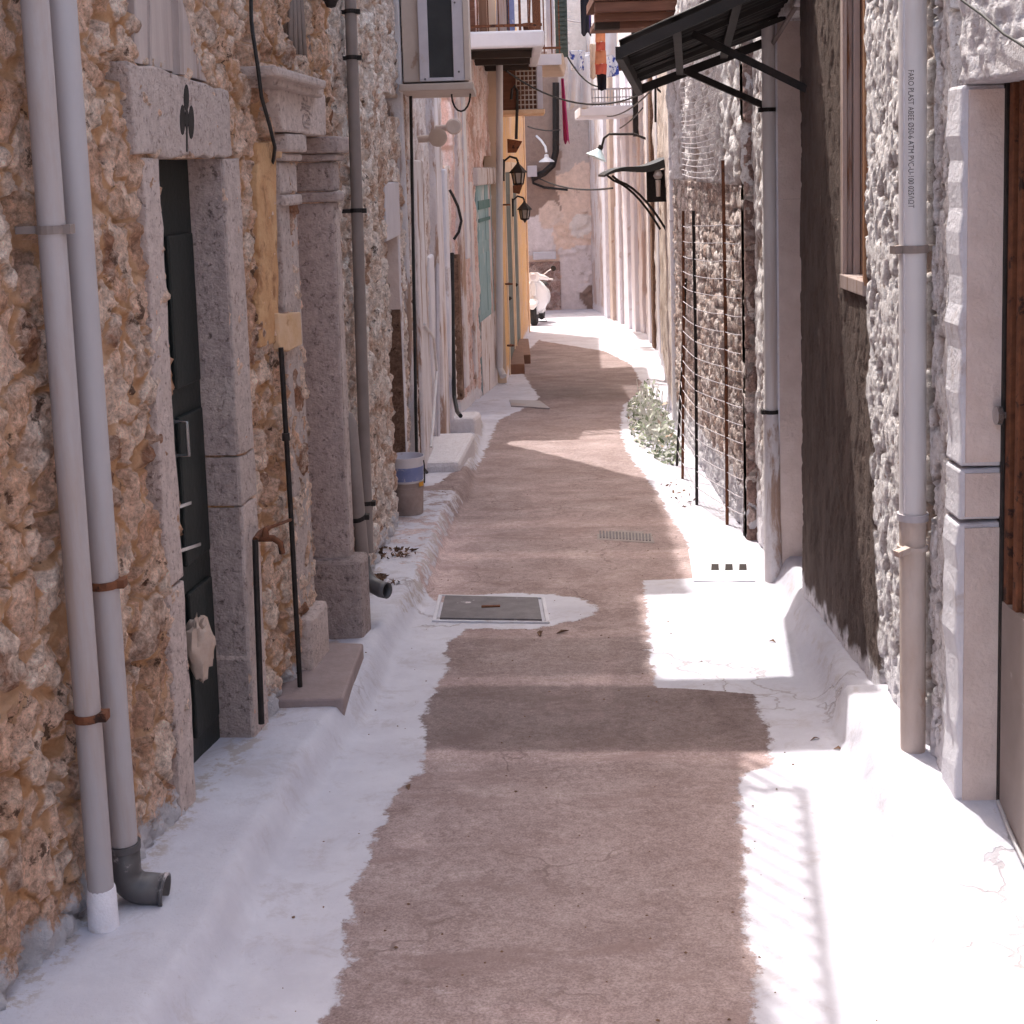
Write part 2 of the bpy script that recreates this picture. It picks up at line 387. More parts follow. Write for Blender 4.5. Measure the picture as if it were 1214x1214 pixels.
def rubble(wl, seed, cw, ch, relief, pits=.5, rough=.02, jit=.85, warp=.25):
    def f(U, Zv):
        d, r = stones(U, Zv, cw, ch, seed, jit, warp); d2, r2 = stones(U+7, Zv, cw*.42, ch*.42, seed+50)
        fr = fbm(U*18+3, Zv*17, seed+13, 4, .6); big = sstep(.05, .13+.10*r, d+(fr-.5)*.22); face = .45+.55*r
        h = relief*big*face + relief*.5*sstep(.05, .35, d2)*(1-big)*(r2 > .45)
        fb = fbm(U*22, Zv*22, seed+3, 4); fc = fbm(U*7, Zv*6, seed+4, 4)
        h += rough*(fb-.5)*1.6 + relief*.8*(fc-.5)
        pit = sstep(.60, .68, fbm(U*9, Zv*7.5, seed+8, 3))
        h -= pits*.045*pit
        rg = 1-np.abs(2*fbm(U*13+9, Zv*12, seed+31, 4, .6)-1)*2.2; h += rough*.55*rg*big; h += rough*.9*(fbm(U*48, Zv*44, seed+21, 3)-.5)
        tilt = (_h(np.floor(r*977), np.floor(r*131), 3)-.5); h += relief*.6*tilt*big*np.sin(U*11+r*40)
        h -= relief*.70
        return h, {'mort': 1-sstep(.03, .22, d+ (fb-.5)*.18), 'rnd': r, 'pit': pit, 'up': above(wl, U, Zv)}
    return f
def stucco(wl, seed, amp, sc=26, pits=.0, low=.02):
    def f(U, Zv):
        a = fbm(U*sc, Zv*sc*.8, seed, 4, .6); c = fbm(U*4, Zv*3, seed+6, 3)
        p = sstep(.52, .60, fbm(U*sc*.5, Zv*sc*.2, seed+9, 5, .6))
        h = amp*(sstep(.3, .75, a)) + amp*.7*(fbm(U*sc*2.3, Zv*sc*2.0, seed+14, 3)-.5) + low*(c-.5) - pits*p
        return h, {'pit': p, 'rnd': c, 'up': above(wl, U, Zv), 'mort': a}
    return f

def rubble_mat(name, stops, mortar, mortar2, white=.10, dark=(.05, .026, .016)):
    mt, nt, b = newmat(name); n = N(nt)
    r = n.math('ADD', n.attr('rnd'), n.math('MULTIPLY', n.math('SUBTRACT', n.noise(8, 8, .7), .5), .85))
    c = n.ramp(r, [(i/(len(stops)-1), s) for i, s in enumerate(stops)])
    g = n.ramp(n.noise(60, 8, .78), [(.34, (.48, .44, .42)), (.48, (1.02, 1.01, 1.0)), (.64, (1.5, 1.5, 1.5))]); c = n.mix(.85, c, g, 'MULTIPLY')
    g = n.ramp(n.noise(19, 7, .74), [(.34, (.66, .62, .60)), (.60, (1.28, 1.28, 1.28))]); c = n.mix(.8, c, g, 'MULTIPLY')
    mo = n.ramp(n.noise(5, 6, .65), [(.32, mortar), (.66, mortar2)])
    c = n.mix(n.val(n.attr('mort'), .25, .75), c, mo)
    c = n.mix(n.math('MULTIPLY', n.val(n.noise(2.2, 7, .7, None, .5), .56, .66), .7), c, mortar)
    c = n.mix(n.math('MULTIPLY', n.val(n.noise(10, 7, .72), .59, .65), .85), c, dark)
    up = n.math('ADD', n.attr('up'), n.math('MULTIPLY', n.math('SUBTRACT', n.noise(9, 7, .72), .5), .38))
    c = n.mix(n.val(up, white-.02, white+.03, 1, 0), c, (.74, .71, .74))
    n.link(c, b.inputs['Base Color']); b.inputs['Roughness'].default_value = .92; b.inputs['Specular IOR Level'].default_value = .2
    n.bump(n.math('ADD', n.noise(70, 8, .76), n.math('MULTIPLY', n.noise(22, 6, .7), 1.4)), 1.0, .018, b)
    return mt
def peel_mat(name, tones, bare, white=.06, sc=5, amt=.58, bump=.6, streak=(1, 1, .35)):
    """old lime plaster: layered washes that have flaked to the stone"""
    mt, nt, b = newmat(name); n = N(nt)
    c = n.ramp(n.noise(sc, 8, .68, streak, .3), [(.28+.44*i/(len(tones)-1), t) for i, t in enumerate(tones)])
    c = n.mix(n.val(n.noise(sc*1.7, 9, .72, streak, .5), amt, amt+.05), c, bare)
    g = n.ramp(n.noise(55, 8, .78), [(.34, (.66, .62, .60)), (.6, (1.12, 1.12, 1.12))]); c = n.mix(.8, c, g, 'MULTIPLY')
    c = n.mix(n.math('MULTIPLY', n.attr('pit'), .8), c, bare)
    up = n.math('ADD', n.attr('up'), n.math('MULTIPLY', n.math('SUBTRACT', n.noise(7, 7, .72), .5), .4))
    c = n.mix(n.val(up, white-.02, white+.04, 1, 0), c, (.74, .71, .74))
    n.link(c, b.inputs['Base Color']); b.inputs['Roughness'].default_value = .9; b.inputs['Specular IOR Level'].default_value = .2
    n.bump(n.math('ADD', n.noise(60, 7, .7), n.noise(sc*1.7, 9, .72, streak, .5)), bump, .012, b)
    return mt
# ------------------------------------------------------------------ materials
M = {}
M['rub1'] = rubble_mat('tawny rubble', [(.54, .315, .21), (.72, .49, .37), (.80, .615, .50), (.60, .365, .245), (.82, .665, .56), (.31, .155, .095)], (.61, .305, .14), (.76, .485, .315), .10, (.075, .034, .02))
M['rub2'] = rubble_mat('pale rubble', [(.60, .44, .35), (.80, .71, .65), (.46, .285, .20), (.82, .75, .70), (.70, .58, .51)], (.78, .66, .58), (.62, .41, .295), .08)
M['rub3'] = rubble_mat('grey brown courses', [(.50, .38, .33), (.78, .70, .67), (.40, .28, .235), (.82, .76, .74), (.62, .50, .45)], (.20, .145, .12), (.74, .68, .66), .22)
M['infill'] = rubble_mat('brown infill', [(0.196, 0.119, 0.084), (0.336, 0.217, 0.161), (0.14, 0.084, 0.0588), (0.42, 0.28, 0.21)], (0.504, 0.35, 0.266), (0.28, 0.168, 0.119), -.5)
M['blockin'] = rubble_mat('dark blocked stone', [(0.312, 0.208, 0.182), (0.468, 0.338, 0.305), (0.247, 0.156, 0.137), (0.546, 0.429, 0.39)], (0.598, 0.494, 0.468), (0.39, 0.286, 0.26), -.5)
M['peel3'] = peel_mat('flaked whitewash', [(.64, .50, .44), (.80, .75, .74), (.74, .64, .60), (.82, .79, .80)], (.36, .215, .155), .05, 7, .565, .8, (1, 1, .22))
M['peel4'] = peel_mat('pink and white plaster', [(.64, .32, .24), (.80, .71, .71), (.70, .46, .40), (.81, .76, .78)], (.42, .25, .19), .03, 5, .585, .7, (1, 1, .2))
M['yel'] = peel_mat('ochre wash', [(0.672, 0.381, 0.146), (0.784, 0.515, 0.258), (0.739, 0.448, 0.19)], (0.65, 0.448, 0.336), .0, 3, .66, .3)
M['yelt'] = pm('cream trim', (.66, .50, .36), (.72, .58, .46), 4, c3=(.5, .3, .18), c3at=.66)
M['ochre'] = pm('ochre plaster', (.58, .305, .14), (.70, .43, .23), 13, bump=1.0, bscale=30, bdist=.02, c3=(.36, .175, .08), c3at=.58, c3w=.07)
M['ochre2'] = pm('shaded ochre plaster', (.42, .215, .085), (.52, .30, .135), 13, bump=1.0, bscale=30, bdist=.02, c3=(.28, .13, .06), c3at=.58, c3w=.07)  # ochre darkened for the recessed back; its shade is in the colour
M['ochrel'] = pm('pale ochre stone', (0.667, 0.414, 0.23), (0.759, 0.529, 0.356), 9, bump=.6, bscale=45, bdist=.008, c3=(0.46, 0.23, 0.103), c3at=.66)
M['stucco'] = peel_mat('rough white stucco', [(.74, .69, .69), (.82, .80, .81), (.80, .76, .765)], (.30, .21, .165), .25, 16, .625, .8, (1, 1, .42))
M['umber'] = peel_mat('umber render', [(0.119, 0.0812, 0.0644), (0.182, 0.126, 0.101), (0.14, 0.0924, 0.0728)], (0.217, 0.157, 0.126), -.1, 7, .63, .8, (1, 1, .25))
M['far'] = peel_mat('far pale plaster', [(.62, .54, .50), (.74, .68, .67), (.68, .61, .59)], (.50, .37, .31), .05, 3.5, .66, .4)
M['farw'] = peel_mat('far white plaster', [(.70, .64, .63), (.78, .74, .75)], (.56, .42, .36), .05, 2.5, .69, .3)
M['tan'] = peel_mat('tan render', [(.60, .50, .44), (.74, .65, .59), (.66, .57, .51)], (.42, .30, .24), .05, 3, .62, .5)
M['white'] = pm('limewash', (.64, .62, .67), (.765, .75, .80), 5, bump=.6, bscale=40, bdist=.012, c3=(.48, .40, .375), c3at=.63, c3w=.07)
M['whiteflk'] = pm('flaking limewash', (.62, .56, .56), (.80, .76, .78), 7, bump=.9, bscale=34, bdist=.015, stretch=(1, 1, .25), c3=(.40, .27, .21), c3at=.565)
M['whitegrit'] = pm('gritty limewash', (.66, .62, .64), (.80, .77, .80), 26, bump=1.0, bscale=70, bdist=.014, c3=(.44, .33, .29), c3at=.70)
M['granite'] = pm('pale dressed stone', (0.52, 0.41, 0.37), (0.702, 0.579, 0.533), 22, bump=1.0, bscale=60, bdist=.02, c3=(.25, .175, .15), c3at=.61, c3w=.09, c3scale=40)
M['granited'] = pm('grey dressed stone', (0.383, 0.297, 0.275), (0.57, 0.459, 0.425), 24, bump=1.0, bscale=60, bdist=.02, c3=(.15, .105, .095), c3at=.61, c3w=.09, c3scale=40)
M['pink'] = pm('pinkish shade tinted reveal', (0.625, 0.506, 0.463), (0.75, 0.631, 0.587), 8, bump=.8, bscale=38, bdist=.01, c3=(0.45, 0.294, 0.225), c3at=.69, c3w=.07)  # duller pink puts the reveals' shade into the colour
M['pvc'] = pm('grey plastic', (.345, .322, .335), (.40, .375, .39), 5, .5, .12, 60, .001, spec=.4, stretch=(1, 1, .12), c3=(.33, .25, .21), c3at=.60, c3w=.12)
M['pvcl'] = pm('pale grey plastic', (.58, .55, .56), (.66, .635, .64), 5, .45, .12, 60, .001, spec=.4, stretch=(1, 1, .12), c3=(.46, .36, .31), c3at=.60, c3w=.12)
M['pvcd'] = pm('charcoal plastic', (0.077, 0.07, 0.0728), (0.119, 0.109, 0.112), 9, .4, .1, 30, .001, spec=.4, c3=(0.588, 0.532, 0.532), c3at=.64)
M['pvcb'] = pm('weathered brown grey pipe', (0.216, 0.173, 0.157), (0.296, 0.243, 0.224), 5, .5, .1, 30, .001, c3=(0.48, 0.416, 0.4), c3at=.68)
M['iron'] = pm('black iron', (.018, .015, .014), (.04, .032, .03), 30, .6, .3, 90, .002, .3)
M['rust'] = pm('rusty iron', (.11, .042, .022), (.22, .085, .042), 30, .8, .6, 90, .003, .1, c3=(.04, .02, .015), c3at=.6)
M['rustpipe'] = pm('flaking cement pipe', (.46, .36, .31), (.60, .51, .47), 7, .85, .5, 50, .005, stretch=(1, 1, .4), c3=(.33, .16, .09), c3at=.60, c3w=.06)
M['cable'] = pm('black cable', (.015, .014, .014), (.03, .028, .028), 20, .5, 0)
M['door'] = pm('black green door paint', (.012, .015, .014), (.03, .035, .033), 8, .5, .5, 40, .004, stretch=(1, 1, .15), c3=(.15, .14, .13), c3at=.665)
M['wood'] = pm('grey weathered timber', (0.33, 0.262, 0.24), (0.495, 0.413, 0.383), 6, .8, .6, 40, .004, stretch=(3, 3, .12), c3=(0.225, 0.15, 0.128), c3at=.62)
M['woodb'] = pm('brown timber', (.15, .075, .045), (.30, .17, .115), 8, .75, .6, 40, .004, stretch=(3, 3, .12), c3=(.42, .33, .29), c3at=.60)
M['woodw'] = pm('bleached timber', (.36, .275, .25), (.50, .405, .375), 8, .75, .6, 40, .005, stretch=(4, 4, .1), c3=(.20, .085, .04), c3at=.58)
M['rustpaint'] = pm('rust brown sheet', (.13, .055, .035), (.22, .10, .066), 7, .75, .4, 30, .004, stretch=(.3, 3, 3), c3=(.36, .22, .16), c3at=.64)
M['tin'] = pm('blackish tin', (.020, .017, .016), (.040, .034, .032), 7, .6, .3, 30, .003, .1, stretch=(.3, 3, 1), c3=(.16, .12, .105), c3at=.68)
M['black'] = pm('black panel', (0.0252, 0.0252, 0.027), (0.0396, 0.0396, 0.0414), 8, .5, .1, c3=(0.288, 0.27, 0.27), c3at=.76)
M['frame'] = pm('lavender grey paint', (.47, .43, .46), (.56, .52, .55), 6, .6, .2, 30, .003, c3=(.46, .35, .28), c3at=.68)
M['frameb'] = pm('beige paint', (.50, .40, .34), (.58, .48, .42), 6, .6, .2, 30, .003, c3=(.36, .24, .18), c3at=.64)
M['teal'] = pm('faded teal paint', (.23, .37, .41), (.33, .48, .52), 4, .7, .3, 40, .003, c3=(.6, .62, .62), c3at=.62)
M['teald'] = pm('dark teal paint', (.07, .16, .16), (.11, .22, .22), 6, .7, .2)
M['green'] = pm('dark green shutter paint', (0.0525, 0.072, 0.063), (0.0825, 0.105, 0.093), 6, .6, .2)
M['terra'] = pm('brown tiled step', (.19, .095, .062), (.26, .14, .095), 8, .7, .3)
M['stepgrey'] = pm('grey brown step concrete', (0.272, 0.205, 0.195), (0.36, 0.28, 0.269), 9, .85, .5, 50, .005, c3=(0.64, 0.56, 0.56), c3at=.72)
M['manhole'] = pm('dark cast iron', (0.111, 0.0986, 0.105), (0.178, 0.162, 0.17), 14, .6, .6, 120, .003, .3, c3=(0.578, 0.527, 0.544), c3at=.66)
M['dark'] = pm('drain darkness', (.025, .02, .018), (.04, .03, .028), 10, .9, 0)
M['rag'] = pm('cream rag', (.50, .37, .30), (.62, .49, .41), 14, .9, .5, 60, .006)
M['bucketw'] = pm('white bucket plastic', (.60, .575, .60), (.68, .65, .68), 8, .5, .1, c3=(.42, .36, .34), c3at=.66)
M['bucketd'] = pm('grimy bucket plastic', (0.255, 0.192, 0.173), (0.405, 0.323, 0.292), 12, .7, .3, 40, .003, c3=(0.63, 0.54, 0.51), c3at=.68)
M['bluel'] = pm('blue bucket print', (.17, .21, .42), (.24, .28, .48), 18, .55, 0, c3=(.6, .58, .62), c3at=.60)
M['orange'] = pm('orange sticker', (.70, .33, .04), (.75, .40, .06), 20, .6, 0)
M['glass'] = pm('lamp glass', (.34, .30, .28), (.44, .40, .38), 20, .15, 0)
M['enamelw'] = pm('white enamel', (.70, .69, .70), (.78, .77, .78), 12, .35, 0)
M['enamelb'] = pm('pale cyan enamel', (.50, .66, .70), (.60, .74, .78), 12, .35, 0)
M['scoot'] = pm('white scooter paint', (.72, .715, .73), (.76, .755, .77), 4, .25, 0, spec=.5)
M['tyre'] = pm('black rubber', (.018, .017, .017), (.03, .028, .028), 20, .8, .2)
M['chrome'] = pm('dull chrome', (.55, .55, .56), (.65, .65, .66), 20, .25, 0, metal=.9)
M['sheet'] = pm('white cotton', (.68, .675, .72), (.78, .77, .80), 7, .9, .3, 30, .01)
M['print'] = pm('blue printed cotton', (.70, .70, .75), (.76, .76, .80), 10, .9, .2, c3=(.05, .08, .33), c3at=.55, c3w=.02, c3scale=9)
M['clorange'] = pm('orange towel', (.52, .17, .075), (.60, .26, .14), 3, .95, .4, stretch=(.3, .3, 2.2))
M['clred'] = pm('red towel band', (.42, .07, .045), (.48, .11, .07), 4, .95, .4)
M['clnavy'] = pm('black and violet cloth', (.012, .011, .017), (.022, .02, .03), 5, .95, .3, stretch=(2, 2, .3), c3=(.10, .06, .25), c3at=.60)
M['clpink'] = pm('magenta cloth', (.36, .03, .12), (.46, .055, .18), 8, .9, .4, stretch=(4, 4, .3))
M['clcream'] = pm('cream cotton', (.60, .48, .36), (.68, .56, .45), 6, .95, .4)
M['leaf'] = None
M['rustwood'] = pm('rust stained frame', (.36, .17, .085), (.50, .30, .19), 9, .8, .4, 40, .004, stretch=(4, 4, .2), c3=(.12, .06, .04), c3at=.62)
M['slab'] = pm('white painted concrete slab', (.66, .64, .68), (.74, .72, .755), 4, .8, .3, 40, .006, c3=(.5, .42, .38), c3at=.70)
M['slabt'] = pm('tan concrete soffit', (.44, .34, .27), (.54, .43, .36), 6, .85, .4, 40, .006)
M['soffit'] = pm('blackish plank soffit', (0.0392, 0.028, 0.0238), (0.07, 0.0504, 0.042), 5, .85, .3, stretch=(.3, 4, 1))
M['litter'] = pm('dry litter', (.10, .055, .035), (.22, .13, .085), 40, .9, .2)
M['ink'] = pm('pipe print ink', (.07, .06, .06), (.11, .1, .1), 40, .7, 0)
def leafmat():  # leaf palette lightened, the overexposing sun is put into the colour
    mt, nt, b = newmat('overlit weed leaf'); n = N(nt)
    c = n.ramp(n.attr('rnd'), [(0, (.10, .14, .07)), (.3, (.32, .36, .25)), (.7, (.58, .59, .52)), (.93, (.66, .65, .60)), (1, (.40, .26, .16))])
    n.link(c, b.inputs['Base Color']); b.inputs['Roughness'].default_value = .7
    return mt
M['leaf'] = leafmat()

def pipe(name, label, cat, pts, r, mat, clamps=(), foot=None, group=None, seg=16):
    """drainpipe thing: pipe, clamps (points on the pipe) and an optional curved shoe"""
    t = thing(name, label, cat, tuple(pts[-1]), group)
    MB().tube(pts, r, seg).build('pipe', M[mat], t, True)
    ax = (Vector(pts[-1])-Vector(pts[0])).normalized()
    for p, nrm, cm in clamps:
        c = MB(); p = Vector(p); nrm = Vector(nrm)
        c.tube([p-ax*.011, p+ax*.011], r*1.13, seg); c.bar(p-nrm*(r+.06), p-nrm*r*.8, .022, .02)
        c.box(p.x-.012+nrm.x*r*1.2, p.x+.012+nrm.x*r*1.2, p.y-.02, p.y+.02, p.z-.012, p.z+.012)
        c.build('clamp', M[cm], t, False)
    return t
def v3(p): return Vector((float(p[0]), float(p[1]), float(p[2])))
nL = lambda w: (w.n[0], w.n[1], 0)

# ================================================================== LEFT: tawny stone house
h1 = thing('stone_house', 'tawny rubble stone house at the near left with a black door and carved doorway', 'house', (WL1.A[0], WL1.A[1], 0))
uz = WL1.uz
d1 = dict(o0=uz(164, 190)[0], i0=uz(184, 190)[0], i1=uz(259, 190)[0], o1=uz(278, 190)[0], top=uz(200, 186)[1])
ni0, ni1 = uz(362, 500)[0], uz(394, 500)[0]
ztop2 = uz(360, 160)[1]
E0 = .35
tr = [uz(*p) for p in ((158, -60), (158, 74), (200, 84), (244, 97), (232, 62), (222, 25), (212, -10), (205, -60))]
bars = [uz(*p) for p in ((342, -60), (342, 60), (374, 76), (364, 20), (352, -60))]
holes = [(d1['i0'], d1['i1'], -1, d1['top']), (ni0, ni1, -1, ztop2),
         (min(p[0] for p in tr)+.03, uz(226, 60)[0], tr[1][1]+.02, 9), (uz(345, 30)[0], uz(362, 30)[0], bars[1][1], 9),
         (uz(324, 300)[0], uz(343, 300)[0], uz(334, 372)[1], uz(334, 188)[1])]
facade('wall', h1, WL1, WL1.uY(3.0), WL1.uY(6.83), -.15, 4.2, .0115, .0105, rubble(WL1, 11, .135, .15, .020, 1.2, .024, .95, .4), M['rub1'], holes, 1.6)
facade('wall', h1, WL1, WL1.uY(-4), WL1.uY(3.0)-.002, -.1, 4.4, .08, .08, rubble(WL1, 12, .24, .17, .045), M['rub1'], (), 1.6)
facade('wall', h1, WL1, WL1.uY(3.0), WL1.L, 4.202, 6.9, .06, .06, rubble(WL1, 13, .24, .17, .045), M['rub1'], (), 1.6)
# black door with dressed-stone surround
zb = lane(0, 4.8).item()+.02
f = thing_door = None
mb = MB(); WL1.block(mb, d1['i0']-.03, d1['i1']+.0, zb-.25, d1['top']+.03, -.135, -.115); dr = mb.build('door', M['door'], h1)
mb = MB()
du = (d1['i1']-d1['i0'])
for k in range(3):
    for (a, b_) in ((.06, .46), (.54, .94)):
        z0 = zb+.18+k*.64; WL1.block(mb, d1['i0']+du*a, d1['i0']+du*b_, z0, z0+.54, -.117, -.098)
mb.build('panel', M['door'], dr, bevel=.006)
mb = MB(); hp = v3(WL1.W(205, 500, -.10)); nn = Vector(nL(WL1)); mb.tube([hp, hp+nn*.05, hp+nn*.05-Vector((0, 0, .12)), hp-Vector((0, 0, .12))], .008, 8); mb.build('handle', M['chrome'], dr, True)
mb = MB(); p0 = v3(WL1.W(203, 603, -.097)); mb.bar(p0, v3(WL1.W(224, 596, -.097)), .02, .012); mb.build('bolt', M['chrome'], dr); MB().bar(v3(WL1.W(205, 655, -.097)), v3(WL1.W(235, 645, -.097)), .02, .012).build('bolt', M['chrome'], dr)
def jag(pts, k=6, a=.009, closed=True):      # break straight outlines into slightly ragged stone edges
    out = []
    for i in range(len(pts)):
        p, q_ = pts[i], pts[(i+1) % len(pts)]; m_ = max(1, int(math.dist(p, q_)/.07))
        for j in range(m_):
            t = j/m_; e = a if 0 < j else a*.4
            out.append((p[0]+(q_[0]-p[0])*t+random.uniform(-e, e), p[1]+(q_[1]-p[1])*t+random.uniform(-e, e)))
    return out
zj = [-.2, .62, .80, 1.42, d1['top']]
for (a, b_, cols) in ((d1['o0'], d1['i0'], [-.2, .88, d1['top']]), ):
    for z0, z1 in zip(cols[:-1], cols[1:]):
        mb = MB(); WL1.poly(mb, jag([(a, z0+.003), (b_, z0+.003), (b_, z1-.003), (a, z1-.003)]), -.13, .014); mb.build('door_jamb', M['granite'], h1, bevel=.006)
zc = [-.2, .98, 1.17, d1['top']]
for z0, z1 in zip(zc[:-1], zc[1:]):
    mb = MB(); WL1.poly(mb, jag([(d1['i1'], z0+.003), (d1['o1'], z0+.003), (d1['o1'], z1-.003), (d1['i1'], z1-.003)]), -.13, .020)
    mb.build('door_jamb', M['granite'], h1, bevel=.006)
    mb = MB(); WL1.block(mb, d1['i1']-.006, d1['i1']-.001, z0+.005, z1-.005, -.128, .008); mb.build('reveal', M['granited'], h1)
lint = [uz(*p, .022) for p in ((152, 72), (180, 79), (215, 90), (245, 98), (272, 107), (276, 186), (215, 186), (162, 184), (159, 130))]
mb = MB(); WL1.poly(mb, jag(lint, a=.009), -.12, .022); li = mb.build('lintel', M['granite'], h1, bevel=.008)
mb = MB()
def spear(cx, cy, w, hh):
    a = []
    for k in range(14):
        an = 2*math.pi*k/14; u, z = uz(cx+w*math.sin(an), cy-hh*math.cos(an), .023); a.append((u, z))
    return a
for (cx, cy, w, hh) in ((221, 116, 3.0, 16), (216.5, 142, 3.0, 18), (226.8, 145, 3.3, 20), (221.5, 141, 2.2, 12)):
    mb_ = spear(cx, cy, w, hh); WL1.poly(mb, mb_, .016, .0235+.0005*random.random())
s_ = [uz(*p, .023) for p in ((220.6, 150), (222.6, 150), (222.6, 180), (220.9, 180))]; WL1.poly(mb, s_, .016, .0232)
mb.build('carved_emblem', M['iron'], li)
# timber infill over the door
mb = MB(); WL1.poly(mb, tr, -.06, .004); tp = mb.build('overdoor_board', M['wood'], h1)
mb = MB(); WL1.poly(mb, [uz(*p) for p in ((200, -60), (204, 88), (209, 89), (206, -60))], 0, .028); WL1.poly(mb, [uz(*p) for p in ((173, -60), (174, 78), (176, 78), (175, -60))], 0, .012); mb.build('batten', M['wood'], tp)
# barred vent
mb = MB(); WL1.poly(mb, bars, -.11, -.10); vb = mb.build('vent_back', M['dark'], h1)
for k in range(5):
    t = k/4; a = WL1.W(344+26*t*.9, 62+11*t, -.01); c = WL1.W(343+12*t, -60, -.01)
    MB().tube([a, c], .012, 8).build('vent_bar', M['pvcb'], h1, True)
# ochre niche
mb = MB(); WL1.poly(mb, jag([uz(*p) for p in ((299, 168), (321, 166), (325, 408), (303, 412))], a=.010), -.05, .022); nc = mb.build('niche', M['ochre'], h1, bevel=.006)
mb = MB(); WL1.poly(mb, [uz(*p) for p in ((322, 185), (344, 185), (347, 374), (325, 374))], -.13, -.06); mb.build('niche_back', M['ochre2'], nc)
mb = MB(); WL1.poly(mb, jag([uz(*p) for p in ((319, 372), (346, 370), (348, 408), (332, 416), (321, 414))], a=.008), -.05, .04); mb.build('niche_sill', M['ochrel'], nc, bevel=.006)
mb = MB(); WL1.poly(mb, jag([uz(*p) for p in ((325, 162), (346, 166), (347, 188), (325, 188))], a=.008), -.05, .03); mb.build('niche_head', M['ochrel'], nc, bevel=.006)
# carved doorway (second door)
un0, un1 = uz(356, 500, .05)[0], ni0
uf0, uf1 = ni1, ni1+.10
zg = lane(0, 6).item()
mb = MB(); WL1.block(mb, un0, un1, zg-.1, uz(345, 205)[1], -.16, .008); mb.build('door_jamb', M['granite'], h1, bevel=.008)
mb = MB(); WL1.block(mb, un0-.02, un1+.02, zg-.1, uz(372, 712)[1], -.1, .06); mb.build('plinth', M['granite'], h1, bevel=.02)
mb = MB(); WL1.block(mb, uf0, uf1, zg-.1, uz(380, 240)[1], -.18, .05); pj = mb.build('pilaster', M['granited'], h1, bevel=.010)
mb = MB(); WL1.block(mb, uf0+.012, uf1-.012, zg+.5, uz(380, 250)[1], .045, .056); mb.build('pilaster_face', M['granite'], pj, bevel=.003)
mb = MB(); WL1.block(mb, uf0-.05, uf1+.03, zg-.1, uz(395, 668)[1], -.18, .115); mb.build('plinth', M['granited'], h1, bevel=.02)
zt, z2 = uz(380, 162)[1], uz(380, 240)[1]
cap = MB(); hh = (zt-z2)
for (f0, f1, e) in ((0, .16, .022), (.16, .62, .004), (.62, .74, .03), (.74, 1, .05)):
    WL1.block(cap, uf0-e, uf1+e*.6, z2+hh*f0+.001, z2+hh*f1-.001, -.18, .055+e)
cap.build('capital', M['granited'], pj, bevel=.012)
cap = MB()
for (f0, f1, e) in ((0, .16, .022), (.16, .62, .004), (.62, .74, .03), (.74, 1, .05)):
    WL1.block(cap, un0-e*.4, un1+e*.3, z2+hh*f0+.001, z2+hh*f1-.001, -.16, .012+e)
cap.build('capital', M['granite'], h1, bevel=.012)
ent = [uz(*p, .06) for p in ((329, 94), (386, 112), (387, 161), (336, 156), (331, 130))]
mb = MB(); WL1.poly(mb, jag(ent, a=.003), -.16, .06); et = mb.build('entablature', M['granite'], h1, bevel=.008)
mb = MB(); WL1.poly(mb, [uz(*p, .10) for p in ((328, 86), (385, 104), (384, 116), (330, 102))], -.05, .10); WL1.poly(mb, [uz(*p, .14) for p in ((328, 77), (389, 95), (388, 106), (330, 90))], -.05, .135); mb.build('cornice', M['granite'], et, bevel=.012)
# worn vertical inscription
mb = MB()
def stroke(pts, o=.061):
    P_ = [WL1.W(x, y, o) for x, y in pts]
    for a, c in zip(P_[:-1], P_[1:]): mb.bar(a, c, .006, .006, up=nL(WL1))
K = lambda x, y: (320+x*80/971, 70+y*100/1214)
for s_ in ([(450, 480), (520, 500), (540, 610), (490, 600), (480, 560)], [(460, 640), (575, 690)], [(460, 690), (575, 720)], [(440, 740), (500, 720), (560, 760), (575, 800)],
           [(470, 880), (480, 810), (540, 800), (575, 880), (520, 890)], [(470, 905), (585, 940)], [(470, 905), (490, 970), (560, 995)]):
    stroke([K(*p) for p in s_])
mb.build('worn_inscription', M['granited'], et)
mb = MB(); WL1.block(mb, ni0-.02, ni1+.02, zg-.1, ztop2+.02, -.20, -.17); mb.build('door', M['door'], h1)
sp = [G(x, y, .17) for x, y in ((390, 764), (431, 766), (407, 823), (386, 823))]
mb = MB(); zs_ = float(np.mean([p[2] for p in sp])); a = [(p[0], p[1], zs_) for p in (sp[3], sp[2], sp[1], sp[0])]
a[0] = (a[0][0]-.25, a[0][1], zs_); a[3] = (a[3][0]-.25, a[3][1]+.04, zs_)
mb.hexa([(x, y, -.35) for x, y, _ in a]+a); mb.build('doorstep', M['stepgrey'], h1, bevel=.01)
mb = MB()
